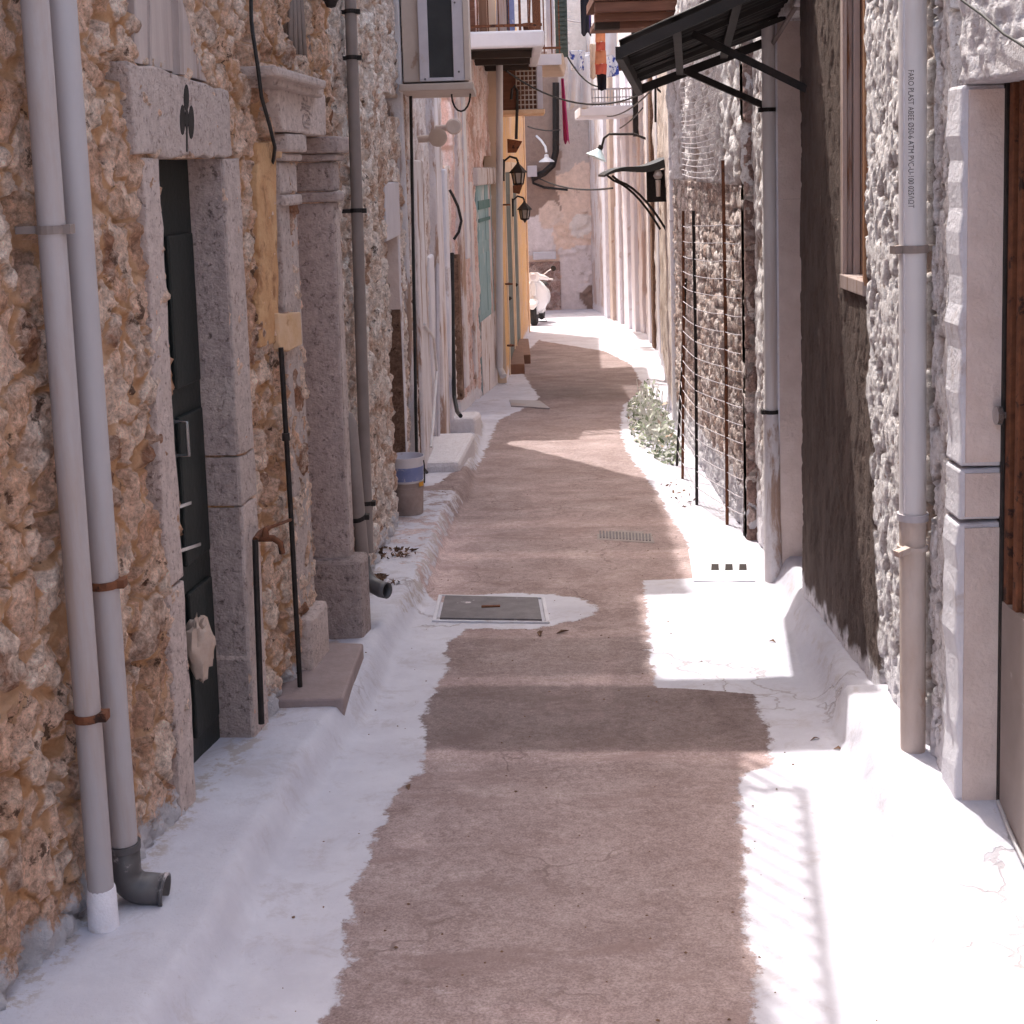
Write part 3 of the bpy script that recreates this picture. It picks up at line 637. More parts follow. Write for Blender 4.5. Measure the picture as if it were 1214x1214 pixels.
# balcony high on the tawny house (throws the railing shadow on the lane)
BZ = 4.25
def balcony(parent, wl, Y0, Y1, z, out, rail=True, name='balcony', slabm='slab', th=.16):
    u0, u1 = wl.uY(Y0), wl.uY(Y1)
    mb = MB(); wl.block(mb, u0, u1, z, z+th, -.1, out); o = mb.build(name, M[slabm], parent, bevel=.01)
    if rail:
        r = MB(); H_ = .92
        for zz in (.10, H_):
            r.bar(wl.P(u0, z+th+zz, out-.04), wl.P(u1, z+th+zz, out-.04), .035 if zz > .5 else .02)
            for uu in (u0+.02, u1-.02): r.bar(wl.P(uu, z+th+zz, 0), wl.P(uu, z+th+zz, out-.04), .03 if zz > .5 else .02)
        k = int((u1-u0)/.11)
        for i in range(k+1): uu = u0+(u1-u0)*i/k; r.bar(wl.P(uu, z+th, out-.04), wl.P(uu, z+th+H_, out-.04), .014)
        for i in range(1, 7):
            for uu in (u0+.02, u1-.02): r.bar(wl.P(uu, z+th, (out-.04)*i/7), wl.P(uu, z+th+H_, (out-.04)*i/7), .014)
        r.build('railing', M['iron'], o)
    return o
balcony(h1, WL1, 5.35, 7.2, BZ, .62)
# ---- drainpipes on it
def WP(px, py, off): return v3(WL1.W(px, py, off))
def run(w, a, b, off, zt=5.0):           # straight pipe through two picture points, continued up to zt
    p = v3(w.W(*a, off)); q_ = v3(w.W(*b, off)); d = (p-q_)/(p.z-q_.z); return [p+d*(zt-p.z), q_]
g0 = run(WL1, (41, 0), (124, 1112), .075)
tA = pipe('drainpipe', 'grey plastic drainpipe nearest the camera, leftmost of the near left pair, its foot limewashed', 'drainpipe', g0, .0355, 'pvc',
          [(g0[1]+(g0[0]-g0[1])*((v3(WL1.W(62, 272, .075)).z-g0[1].z)/(g0[0].z-g0[1].z)), nL(WL1), 'pvcb'), (g0[1]+(g0[0]-g0[1])*((v3(WL1.W(103, 850, .075)).z-g0[1].z)/(g0[0].z-g0[1].z)), nL(WL1), 'rust')], group='drainpipes')
ft = g0[1]; MB().lathe((ft.x, ft.y, ft.z-.12), [(.046, 0), (.044, .1), (.0395, .26), (.0375, .27)], 18).build('painted_foot', M['white'], tA, True)
g1 = run(WL1, (72, 0), (147, 1012), .075)
tB = pipe('drainpipe', 'grey plastic drainpipe beside the nearest one, ending in a charcoal elbow over the pavement', 'drainpipe', g1, .041, 'pvc',
          [(g1[1]+(g1[0]-g1[1])*((v3(WL1.W(125, 690, .075)).z-g1[1].z)/(g1[0].z-g1[1].z)), nL(WL1), 'rust')], group='drainpipes')
e = g1[1]; nv = Vector((.97, -.05, -.10)); el = [e+Vector((0, 0, .035)), e-Vector((0, 0, .05))]
for k in range(1, 7):
    a = k/6*math.pi/2; el.append(e+Vector((0, 0, -.05)) + nv*(.05*(1-math.cos(a))) + Vector((0, 0, -.05*math.sin(a))))
el.append(el[-1]+nv*.07)
ro = MB().tube(el, .0455, 20, False); ro.tube(el[:1]+[el[0]-Vector((0, 0, .02))], .049, 20); ro.tube([el[-1]-nv*.012, el[-1]], .049, 20, False)
o = ro.build('elbow', M['pvcd'], tB, True); sd = o.modifiers.new('wall', 'SOLIDIFY'); sd.thickness = .004
# ---- thin rusty pipes and tap
vp = [WP(333, 412, .05), WP(345, 610, .055), WP(357, 838, .06)]
pt = thing('water_pipe', 'thin dark iron water pipe rising beside the carved doorway', 'water pipe', tuple(vp[-1]), 'water pipes')
MB().tube(vp, .0105, 10).build('pipe', M['iron'], pt, True)
mb = MB(); mb.tube([WP(339, 518, .055)-Vector((0, 0, .015)), WP(339, 518, .055)+Vector((0, 0, .015))], .016, 10); mb.build('coupling', M['iron'], pt, True)
tp = [WP(310, 858, .06), WP(303, 660, .055), WP(302.5, 640, .055), WP(308, 632, .055), WP(318, 626, .055), WP(345, 616, .055)]
pt = thing('water_pipe', 'short iron standpipe with a rusty tap, right of the black door', 'water pipe', tuple(tp[0]), 'water pipes')
MB().tube(tp[:3], .0115, 10).build('pipe', M['iron'], pt, True); MB().tube(tp[2:5], .011, 10).build('elbow', M['rust'], pt, True)
MB().tube(tp[4:], .007, 8).build('lever', M['rust'], pt, True)
q0 = WP(306, 638, .055); mb = MB(); mb.tube([q0, q0+Vector((.06, -.01, 0)), q0+Vector((.085, -.01, -.02)), q0+Vector((.09, -.01, -.06))], [.014, .013, .012, .012], 10); mb.lathe(tuple(q0+Vector((.03, -.01, .008))), [(.016, 0), (.012, .02), (.006, .035)], 10); mb.build('tap', M['rust'], pt, True)
cb = [WP(297, -40, .04), WP(298, 25, .035), WP(300, 42, .06), WP(305, 75, .07), WP(310, 115, .06), WP(320, 150, .06), WP(326, 175, .05), WP(324, 190, .03), WP(321, 198, .0)]
tag(MB().tube(cb, .0075, 8).build('wall_cable', M['cable'], None, True), 'loose black cable drooping down the tawny wall above the ochre niche', 'cable')
# ---- rag tied to the door
def crumple(c, rx, ry, rz, seed, mat, name, n1=14, n2=22):
    vs = []; fs = []
    for i in range(n1+1):
        th = math.pi*i/n1
        for j in range(n2):
            ph = 2*math.pi*j/n2
            k = 1+.55*(float(fbm(np.array([ph*2.2+seed]), np.array([th*2.1]), seed, 3)[0])-.5)*2+.05*math.sin(ph*5+th*6)
            vs.append((c[0]+rx*k*math.sin(th)*math.cos(ph), c[1]+ry*k*math.sin(th)*math.sin(ph), c[2]+rz*k*math.cos(th)))
    for i in range(n1):
        for j in range(n2): fs.append((i*n2+j, i*n2+(j+1) % n2, (i+1)*n2+(j+1) % n2, (i+1)*n2+j))
    mb = MB(); mb.add(vs, fs); return mb.build(name, mat, None, True)
rc = WP(236, 768, -.045)
tag(crumple(rc, .05, .06, .095, 5, M['rag'], 'tied_rag'), 'crumpled cream rag tied to the black door', 'rag')
mb = MB(); hl = WP(392, -4, .12); mb.lathe(tuple(hl), [(.0, -.05), (.02, -.045), (.03, -.02), (.055, 0), (.06, .03), (.03, .06), (.012, .16)], 16); o = thing('wall_lamp', 'small dark lamp high on the tawny wall beside the brown drainpipe', 'lamp', tuple(hl))
mb.build('shade', M['iron'], o, True); MB().tube([hl+Vector((0, 0, .15)), hl+Vector((-.05, 0, .2)), hl+Vector((-.16, .02, .2))], .01, 8).build('arm', M['iron'], o, True)
# ================================================================== LEFT: pale flaking house (brown drainpipe, bricked-up doorway)
h2 = thing('rubble_house', 'pale flaking rubble house with a bricked-up doorway behind the stacked buckets', 'house', (WL2.A[0], WL2.A[1], 0))
uz2 = WL2.uz
n0, n1 = WL2.uY(9.35), uz2(478, 450)[0]
ztn = uz2(470, 215)[1]
zc0 = lane(0, 9.5).item()+.1
hk = [uz2(*p) for p in ((455, 108), (471, 113), (470, 140), (456, 134))]
facade('wall', h2, WL2, WL2.uY(6.81), WL2.L, -.35, 4.6, .018, .016, rubble(WL2, 21, .15, .19, .034, .8, .026), M['rub2'], [(n0, n1, -1, ztn), (min(p[0] for p in hk), max(p[0] for p in hk), hk[2][1], hk[0][1])], 1.6)
facade('wall', h2, WL2, .0, WL2.L, 4.602, 6.3, .06, .06, rubble(WL2, 22, .2, .2, .04), M['rub2'], (), 1.6)
facade('blocked_doorway', h2, WL2, n0-.02, n1+.02, -.5, ztn+.02, .02, .02, rubble(WL2, 24, .22, .17, .02), M['infill'], (), .25, -.125)
mb = MB(); WL2.block(mb, n1-.012, n1+.075, -.4, ztn, -.13, .012); mb.build('doorway_edge', M['whiteflk'], h2, bevel=.012)
facade('doorway_reveal', h2, Wall(WL2.P(n1-.014, 0, -.125)[:2], WL2.P(n1-.014, 0, .012)[:2], 1), 0, .137, -.4, ztn, .02, .02, rubble(WL2, 25, .16, .2, .008), M['infill'], (), .01) if False else None
mb = MB(); WL2.block(mb, n1-.016, n1-.012, -.4, ztn-.9, -.128, .0); mb.build('doorway_reveal', M['infill'], h2)
mb = MB(); WL2.block(mb, n1-.016, n1-.012, ztn-.9, ztn-.02, -.128, .0); mb.build('doorway_reveal', M['pink'], h2)
mb = MB(); WL2.block(mb, n0-.08, n1+.06, ztn-.38, ztn, -.12, .018); mb.build('doorway_head', M['frame'], h2, bevel=.012)
balcony(h2, WL2, 7.62, 8.5, 5.5, 1.02, False)  # unseen slab, added to cast the shade band across the lane
mb = MB(); WL2.block(mb, n1+.30, n1+.36, -.4, 6.3, -.1, .045); mb.build('quoin_strip', M['whiteflk'], h2, bevel=.015)
# brown drainpipes
def W2(px, py, off): return v3(WL2.W(px, py, off))
g2 = run(WL2, (416, 20), (436, 655), .06)
def on(g, w, py, px, off):
    z = v3(w.W(px, py, off)).z; return g[1]+(g[0]-g[1])*((z-g[1].z)/(g[0].z-g[1].z))
pA = pipe('drainpipe', 'tall brown grey drainpipe right of the carved doorway, running up out of the photo', 'drainpipe', g2, .031, 'pvcb',
     [(on(g2, WL2, y, 423, .06), nL(WL2), 'iron') for y in (20, 72, 250, 618)], group='drainpipes')
g3 = run(WL2, (415, 505), (429, 662), .085, zt=v3(WL2.W(415, 505, .085)).z)
top = g3[0]; g3 = [top+Vector((-.16, -.02, .075)), top+Vector((-.05, 0, .06)), top+Vector((-.012, 0, .035)), top, g3[1]]
pB = pipe('drainpipe', 'short grey drainpipe with a muddy black shoe, standing in front of the brown one', 'drainpipe', g3, .036, 'pvcb', [(on([g3[3], g3[4]], WL2, 612, 425, .085), nL(WL2), 'iron')], group='drainpipes')
e = g3[-1]; sh = [e+Vector((0, 0, .01)), e-Vector((0, 0, .04)), e+Vector((.015, -.02, -.08)), e+Vector((.05, -.05, -.12)), e+Vector((.10, -.09, -.135)), e+Vector((.13, -.11, -.135))]
ro = MB().tube(sh, .040, 16, False); o = ro.build('shoe', M['pvcd'], pB, True); sd = o.modifiers.new('wall', 'SOLIDIFY'); sd.thickness = .004
# weeds and litter at the foot
def leaves(name, label, cat, c, rx, ry, rz, n_, size, seed, mat='leaf', kind=None, stems=True):
    r = random.Random(seed); vs = []; fs = []; at = []
    for i in range(n_):
        a = r.uniform(0, 2*math.pi); q_ = r.random()**.5; x = c[0]+rx*q_*math.cos(a); y = c[1]+ry*q_*math.sin(a)
        z = c[2]+rz*r.random()**1.3*(1.15-q_); s = size*r.uniform(.5, 1.3)
        nrm = Vector((r.uniform(-1, 1), r.uniform(-1, 1), r.uniform(.1, 1.2))).normalized()
        t1 = nrm.orthogonal().normalized(); t1.rotate(Matrix.Rotation(r.uniform(0, 6.28), 3, nrm)); t2 = nrm.cross(t1); p = Vector((x, y, max(z, gz(x, y)+.01)))
        b = len(vs); vs += [p-t1*s, p+t2*s*.42+nrm*s*.12, p+t1*s, p-t2*s*.42+nrm*s*.12]; fs.append((b, b+1, b+2, b+3)); at += [r.random()]*4
    if stems:
        for i in range(n_//14):
            a = r.uniform(0, 2*math.pi); q_ = r.random()**.5*.7; p = Vector((c[0]+rx*q_*math.cos(a)*.6, c[1]+ry*q_*math.sin(a)*.6, c[2])); p.z = gz(p.x, p.y)
            e_ = p+Vector((r.uniform(-.1, .1), r.uniform(-.1, .1), rz*r.uniform(.4, .9))); b = len(vs); w_ = Vector((.006, 0, 0)); vs += [p-w_, p+w_, e_+w_*.4, e_-w_*.4]; fs.append((b, b+1, b+2, b+3)); at += [.9]*4
    me = npmesh(name, np.array([tuple(v) for v in vs]), np.array(fs), {'rnd': np.array(at)})
    return tag(link_mesh(name, me, M[mat]), label, cat, kind=kind)
lp = G(447, 693, .1); leaves('dead_leaves', 'dry dead leaves heaped under the muddy black pipe shoe', 'leaves', (lp[0]+.0, lp[1], lp[2]), .13, .12, .03, 60, .03, 3, 'litter', 'stuff', False)
lp = G(462, 660, .1); leaves('dead_leaves', 'trail of dry leaves against the flaking wall between drainpipe and buckets', 'leaves', (lp[0], lp[1], lp[2]), .16, .16, .02, 60, .025, 4, 'litter', 'stuff', False)
# ---- two buckets, one in the other
bp = G(484, 611, .1); bz = gz(bp[0], bp[1])
def sc_px(Y): return Y/FPX
r0 = 21.5*sc_px(bp[1])
hb = 40*sc_px(bp[1])
bk = thing('bucket', 'grimy brown lower bucket with an orange sticker, holding the white one', 'bucket', (bp[0], bp[1], bz), 'stacked buckets')
MB().lathe((bp[0], bp[1], bz), [(0, .002), (r0*.84, .002), (r0*.86, .01), (r0*.93, hb*.97), (r0*.97, hb*.97), (r0*.97, hb), (r0*.90, hb), (r0*.83, hb*.3)], 32).build('body', M['bucketd'], bk, True)
MB().lathe((bp[0], bp[1], bz), [(r0*.935, hb*.80), (r0*.97, hb*.80), (r0*.97, hb*.86), (r0*.94, hb*.86)], 32).build('rim', M['bucketd'], bk, True)
mb = MB(); a0 = -.75
vs = []
for k in range(5):
    an = a0+.42*k/4
    for z in (hb*.89, hb*1.02): vs.append((bp[0]+r0*.985*math.cos(an), bp[1]+r0*.985*math.sin(an), bz+z))
mb.add(vs, [(2*k, 2*k+2, 2*k+3, 2*k+1) for k in range(4)]); o = mb.build('sticker', M['orange'], bk); o.modifiers.new('thick', 'SOLIDIFY').thickness = .002
b2 = thing('bucket', 'white upper bucket with a blue printed band, set inside the grimy one', 'bucket', (bp[0], bp[1], bz+hb*.4), 'stacked buckets')
ht = hb*1.78
MB().lathe((bp[0], bp[1], bz), [(0, hb*.35), (r0*.82, hb*.35), (r0*.90, hb), (r0*.98, ht*.96), (r0*1.02, ht*.96), (r0*1.03, ht), (r0*.98, ht), (r0*.93, ht*.9), (r0*.80, hb*.45), (0, hb*.42)], 36).build('body', M['bucketw'], b2, True)
MB().lathe((bp[0], bp[1], bz), [(r0*.915, hb*1.06), (r0*.93, hb*1.06), (r0*.975, hb*1.48), (r0*.96, hb*1.48)], 36).build('printed_band', M['bluel'], b2, True)
hd = [Vector((bp[0]+r0*1.0, bp[1]-r0*.3, bz+ht*.93))]
for k in range(1, 9):
    t = k/8; hd.append(Vector((bp[0]+r0*(1.04-.75*t*0), bp[1]-r0*(.3+.75*t), bz+ht*.93-hb*(.62*math.sin(t*math.pi*.62)))))
MB().tube(hd, .005, 6).build('handle', M['iron'], b2, True)

# ================================================================== LEFT: whitewashed house with window box and vents
h3 = thing('plaster_house', 'flaking whitewashed house with the pale window box, beyond the buckets', 'house', (WL3.A[0], WL3.A[1], 0))
uq = WL3.uY(14.55)
facade('wall', h3, WL3, uq+.002, WL3.L, -.8, 2.25, .03, .03, stucco(WL3, 33, .012, 22, .02, .05), M['peel3'], (), 1.6)
facade('wall', h3, WL3, .0, uq, -.6, 5.2, .022, .022, stucco(WL3, 31, .012, 22, .02, .05), M['peel3'], (), 1.6)
facade('wall', h3, WL3, .0, uq, 5.202, 7.6, .08, .08, stucco(WL3, 32, .012, 22, .02, .05), M['peel3'], (), 1.6)
uz3 = WL3.uz
def strip(parent, wl, px0, px1, py0, py1, o1, mat, name, bev=.01, pym=400, o0=-.08):
    mb = MB(); wl.block(mb, wl.uz(px0, pym, o1)[0], wl.uz(px1, pym, o1)[0], wl.uz((px0+px1)/2, py1, o1)[1]-.05, wl.uz((px0+px1)/2, py0, o1)[1], o0, o1)
    return mb.build(name, M[mat], parent, bevel=bev)
strip(h3, WL3, 499, 509, 190, 556, .05, 'whiteflk', 'pilaster', .02)
strip(h3, WL3, 524, 531, -60, 530, .07, 'whiteflk', 'pilaster', .02)
strip(h3, WL3, 534, 537, 200, 500, .10, 'white', 'pilaster', .02)
strip(h3, WL3, 513, 518, 300, 556, .03, 'tan', 'plaster_patch', .02)
strip(h3, WL3, 494, 498, 330, 560, .02, 'infill', 'plaster_patch', .015)
def W3(px, py, off): return v3(WL3.W(px, py, off))
def cable(name, label, pts, r=.008, mat='cable', cat='cable', group=None):
    return tag(MB().tube(pts, r, 8).build(name, M[mat], None, True), label, cat, group)
cable('wall_cable', 'black cable running down the whitewashed wall to the white steps', [W3(484, -30, .05), W3(487, 120, .05), W3(490, 300, .05), W3(492, 420, .06), W3(494, 545, .06), W3(506, 560, .10)], .012)
wd = [W3(516, -40, .05), W3(520, 545, .05)]
pipe('conduit', 'thin white conduit down the whitewashed wall under the window box', 'conduit', wd, .016, 'frame')
cable('wall_cable', 'thick black cable at the corner of the whitewashed wall, ending on the pavement', [W3(536, 300, .11), W3(537, 400, .11), W3(538.5, 470, .12), W3(542, 488, .16), W3(546, 493, .22)], .02)
cable('wall_cable', 'brown hose curving down the flaked wall between the white pilasters', [W3(503, 385, .06), W3(514, 400, .06), W3(518, 440, .06), W3(515, 480, .06), W3(511, 530, .06)], .012, 'pvcl', 'hose')
# ---- window box with a dark panel on a shelf
Yb = 10.4
c0, c1 = D(498, 97, Yb), D(550, -90, Yb)
x0, x1, z0, z1 = c0[0], c1[0]+.0, c0[2], c1[2]
wb = thing('window_box', 'lavender grey boxed window with a dark panel, jutting from the left wall on a shelf', 'window box', (x0, Yb, z0))
wA = x0-.12
mb = MB(); mb.box(wA, x1, Yb+.03, Yb+.95, z0, z1); mb.build('casing', M['frameb'], wb, bevel=.006)
l_, r_ = D(508, 60, Yb)[0], D(537, 60, Yb)[0]; tz = z1-.12; bz_ = D(520, 92, Yb)[2]
mb = MB(); mb.box(x0, l_, Yb-.012, Yb+.028, z0, z1); mb.box(r_, x1-.03, Yb-.012, Yb+.028, z0, z1); mb.box(l_, r_, Yb-.012, Yb+.028, z0, bz_); mb.box(l_, r_, Yb-.012, Yb+.028, tz, z1); mb.build('frame', M['frame'], wb, bevel=.004)
mb = MB(); mb.box(l_+.001, r_-.001, Yb+.004, Yb+.026, bz_+.001, tz-.001); mb.build('dark_panel', M['black'], wb)
mb = MB(); mb.box(x1-.029, x1+.012, Yb-.02, Yb+.028, z0, z1); mb.build('corner_post', M['frameb'], wb, bevel=.004)
mb = MB()
for px, py in ((539, 3), (544, 85), (504, 94)): p = D(px, py, Yb-.012); MB().lathe((p[0], Yb-.018, p[2]), [(0, 0), (.006, 0), (.008, .006)], 10, 'y').build('screw', M['pvcd'], wb)
s0, s1 = D(490, 108, Yb-.05), D(561, 97, Yb-.05)
mb = MB(); mb.box(s0[0]-.1, s1[0], Yb-.07, Yb+1.0, s0[2], s0[2]+.05); mb.build('shelf', M['frameb'], wb, bevel=.006)
lo = []
for k in range(15):
    an = math.pi*2*k/14*.86+.45; p = D(546.5-11*math.sin(an), 112-20*math.cos(an)*1.0, 10.9); lo.append(v3(p))
cable('cable_loop', 'loop of black cable hanging under the boxed window shelf', lo, .007)
cable('cable_loop', 'black cable bowed out from the pinkish wall beside the teal door', [v3(D(x, y, 14)) for x, y in ((533, 225), (537, 232), (543, 245), (547, 262), (544, 275), (538, 284))], .014)
# ---- round vent caps
for (px, py, rp, Yv, lb) in ((519, 163, 11, 11.6, 'larger and nearer of the two beige round vent caps below the boxed window'), (538, 150, 9.5, 12.6, 'smaller and farther of the two beige round vent caps below the boxed window')):
    p = v3(D(px, py, Yv)); r = rp*Yv/FPX
    t = thing('vent_cap', lb, 'vent', tuple(p), 'round vent caps')
    MB().lathe(tuple(p), [(0, 0), (r*.8, -.006), (r, .004), (r, .03), (r*.9, .035), (r*.55, .05), (r*.5, .12)], 26, 'y').build('cap', M['frameb'], t, True)
    xw = WL3.P(WL3.uY(Yv+.1), 0)[0]
    MB().tube([p+Vector((0, .11, 0)), p+Vector((0, .2, 0)), p+Vector((-.03, .3, 0)), (xw-.05, p.y+.45, p.z)], r*.4, 14).build('duct', M['frameb'], t, True)
# ---- white steps along the wall
def step(px0, px1, pyb, pyt, pxe, pye, label):
    a, b_ = G(px0, pyb, .10), G(px1, pyb, .10); Yf = (a[1]+b_[1])/2
    h_ = (pyb-pyt)*Yf/FPX; zt = gz(b_[0]-.1, Yf)+h_; e_ = D(pxe, pye, 1); k = (zt-EYE)/(D(pxe, pye, 1)[2]-EYE); ye = k
    t = MB(); xe = D(pxe, pye, ye)[0]
    t.hexa([(a[0]-.3, Yf, -1.2), (b_[0], Yf, -1.2), (xe, ye, -1.2), (xe-.6, ye, -1.2), (a[0]-.3, Yf, zt), (b_[0], Yf, zt), (xe, ye, zt), (xe-.6, ye, zt)])
    return tag(t.build('step', M['whitegrit'], None, bevel=.04), label, 'step', 'limewashed steps')
step(510, 545, 562, 549, 563, 512, 'low limewashed step along the flaking wall, just past the buckets')
step(537, 563, 515, 497, 571, 487, 'taller limewashed step farther along, at the end of the whitewashed wall')

# ================================================================== LEFT: pink and white house with the teal door
h4 = thing('pink_house', 'pink and white flaking house with a faded teal door', 'house', (WL4.A[0], WL4.A[1], 0))
uz4 = WL4.uz
td0, td1, tdt = uz4(566, 300)[0], uz4(584, 300)[0], uz4(575, 217)[1]
a0, a1 = uz4(573, 200)[0], uz4(582, 200)[0]
facade('wall', h4, WL4, .0, WL4.L, -.9, 3.9, .03, .03, stucco(WL4, 41, .014, 18, .025, .06), M['peel4'], [(td0, td1, -2, tdt), (a0, a1, uz4(577, 208)[1], uz4(577, 186)[1])], 1.6)
facade('wall', h4, WL4, .0, WL4.L, 3.902, 5.1, .1, .1, stucco(WL4, 42, .014, 18, .025, .06), M['peel4'], (), 1.6)
mb = MB(); WL4.block(mb, td0-.0, td1+.0, -1.2, tdt+.0, -.13, .004); dd = mb.build('door', M['teal'], h4)
mb = MB(); dz = (tdt+.6)
for k in range(3):
    for (a, b_) in ((.06, .46), (.54, .94)): WL4.block(mb, td0+(td1-td0)*a, td0+(td1-td0)*b_, -.5+k*.9, -.5+k*.9+.75, .004, .010)
mb.build('panel', M['teal'], dd)
mb = MB(); WL4.block(mb, td0+.1, td0+(td1-td0)*.8, uz4(573, 247)[1], uz4(573, 237)[1], .0102, .022); WL4.block(mb, td0+.1, td0+(td1-td0)*.8, uz4(573, 262)[1], uz4(573, 258)[1], .0102, .022); mb.build('letter_slot', M['teald'], dd)
mb = MB(); WL4.block(mb, td0+.01, td1-.01, -1.2, uz4(574, 378)[1], .0102, .018); mb.build('kick_board', M['whiteflk'], dd)
strip(h4, WL4, 563.5, 566, 215, 445, .035, 'whiteflk', 'door_jamb', .01); strip(h4, WL4, 584, 586.5, 205, 445, .012, 'whiteflk', 'door_jamb', .004)
mb = MB(); WL4.block(mb, td0-.2, td1+.2, tdt-.02, tdt+.2, -.1, .07); mb.build('door_head', M['whiteflk'], h4, bevel=.02)
mb = MB(); WL4.block(mb, a0-.05, a1+.05, uz4(577, 210)[1], uz4(577, 184)[1], -.13, -.10); mb.build('arched_niche', M['infill'], h4)
strip(h4, WL4, 546, 548.5, 300, 470, .05, 'infill', 'plaster_patch', .01); strip(h4, WL4, 551, 555, 100, 455, .04, 'whiteflk', 'plaster_patch', .01)
strip(h4, WL4, 558, 561, -40, 300, .03, 'sheet', 'plaster_patch', .01)

# ================================================================== LEFT: ochre house with lanterns
hy = thing('ochre_house', 'ochre washed house with two dark green doors and wall lanterns', 'house', (WY.A[0], WY.A[1], 0))
dY = ((20.35, 22.0), (22.75, 24.3))
dt = 2.15
facade('wall', hy, WY, .0, WY.L, -1.6, 4.75, .06, .06, stucco(WY, 51, .008, 12, .0, .03), M['yel'], [(WY.uY(a), WY.uY(b_), -3, dt) for a, b_ in dY], 3.0)
mb = MB(); mb.box(-.30, WY.P(.02, 0, .012)[0], 19.10, 19.16, -1.2, 4.7); mb.build('side_wall', M['yelt'], hy)
for a, b_ in dY:
    ua, ub = WY.uY(a), WY.uY(b_)
    mb = MB(); WY.block(mb, ua-.0, ub+.0, -1.5, dt+.0, -.13, .006); dd = mb.build('door', M['green'], hy)
    mb = MB(); 
    for k in range(3): WY.block(mb, ua+.15, ub-.15, -.55+k*.85, .12+k*.85, .006, .012)
    mb.build('panel', M['green'], dd)
    mb = MB(); WY.block(mb, ua-.16, ua, -1.5, dt+.15, -.13, .022); WY.block(mb, ub, ub+.16, -1.5, dt+.15, -.13, .022); WY.block(mb, ua+.002, ub-.002, dt, dt+.15, -.13, .022); mb.build('door_frame', M['yelt'], hy, bevel=.01)
    mb = MB(); p = v3(WY.P(ua+.2, .35, .01)); mb.lathe(tuple(p), [(0, -.04), (.03, -.03), (.03, .02), (0, .05)], 10, 'x'); mb.build('handle', M['iron'], dd)
mb = MB(); WY.block(mb, WY.uY(28.75), WY.L+.02, -1.6, 4.7, -.1, .03); mb.build('corner_strip', M['ochrel'], hy)
for (py, px, e_, Yq) in ((442, 604, 622, 20.4), (430, 612, 629, 23.0)):
    p = G(px, py, .02); q_ = G(e_, py-2, .02); zt = gz(q_[0], q_[1])+.15
    t = MB(); t.box(-.12+(p[1]-19.2)*.046, q_[0], p[1], p[1]+2.1, zt-.5, zt); tag(t.build('doorstep', M['terra'], None, bevel=.012), 'brown doorstep under the %s dark green door of the ochre house' % ('nearer' if Yq < 22 else 'farther'), 'step', 'brown doorsteps')
pp = [v3(D(591, -80, 18.9)), v3(D(592.5, 445, 18.9))]; pp = [Vector((pp[0].x, 18.9, 4.8)), Vector((pp[1].x, 18.9, pp[1].z+.1)), Vector((pp[1].x+.05, 18.8, pp[1].z-.0))]
pipe('drainpipe', 'lavender grey drainpipe in the corner beside the ochre house', 'drainpipe', pp, .045, 'pvcl', [((pp[0].x, 18.9, D(592, y, 18.9)[2]), (0, -1, 0), 'rust') for y in (243, 337, 410)], group='drainpipes')
def lantern(px, py, Yl, hpx, label):
    """black coach lantern hung from a curled arm"""
    s = hpx*Yl/FPX; c = v3(D(px, py, Yl)); t = thing('wall_lantern', label, 'lantern', tuple(c), 'coach lanterns on the ochre house')
    r = s*.26
    MB().lathe(tuple(c), [(0, s*.62), (r*.15, s*.56), (r*.25, s*.48), (r*.45, s*.42), (r*1.35, s*.16), (r*1.35, s*.13)], 6).build('roof', M['iron'], t)
    MB().lathe(tuple(c), [(r*.95, s*.13), (r*.7, -s*.28)], 6).build('glass', M['glass'], t)
    mb = MB()
    for k in range(6):
        an = math.pi*2*k/6; a = c+Vector((r*1.0*math.cos(an), r*1.0*math.sin(an), s*.13)); b_ = c+Vector((r*.72*math.cos(an), r*.72*math.sin(an), -s*.28)); mb.bar(a, b_, s*.05)
    mb.lathe(tuple(c), [(r*.8, -s*.27), (r*.8, -s*.32), (r*.3, -s*.38), (r*.12, -s*.46), (0, -s*.5)], 6); mb.build('cage', M['iron'], t)
    xw = WY.P(WY.uY(Yl), 0)[0]; up = c+Vector((0, 0, s*.58))
    MB().tube([up, up+Vector((-.02, 0, s*.12)), up+Vector(((xw-c.x)*.5, 0, s*.2)), up+Vector((xw-c.x+.03, 0, s*.02)), up+Vector((xw-c.x+.02, 0, -s*.5))], s*.045, 8).build('arm', M['iron'], t, True)
    mb = MB(); mb.box(xw-.03, xw+.035, Yl-.06, Yl+.06, up.z-s*.75, up.z+s*.1); mb.build('wall_plate', M['iron'], t)
    return t
lantern(614.5, 209, 19.9, 30, 'nearer and higher black coach lantern on the ochre house, above a rusty bracket')
lantern(622, 252, 22.5, 25, 'farther and lower black coach lantern on the ochre house')
c = v3(D(612, 172, 19.7)); t = thing('wall_bracket', 'rust red angular bracket above the nearer coach lantern', 'bracket', tuple(c))
MB().hexa([(c.x-.12, 19.7, c.z-.1), (c.x+.0, 19.7, c.z-.1), (c.x+.0, 19.95, c.z-.1), (c.x-.12, 19.95, c.z-.1), (c.x-.12, 19.7, c.z+.09), (c.x+.085, 19.7, c.z+.05), (c.x+.085, 19.95, c.z+.05), (c.x-.12, 19.95, c.z+.09)]).build('box', M['rust'], t, bevel=.008)
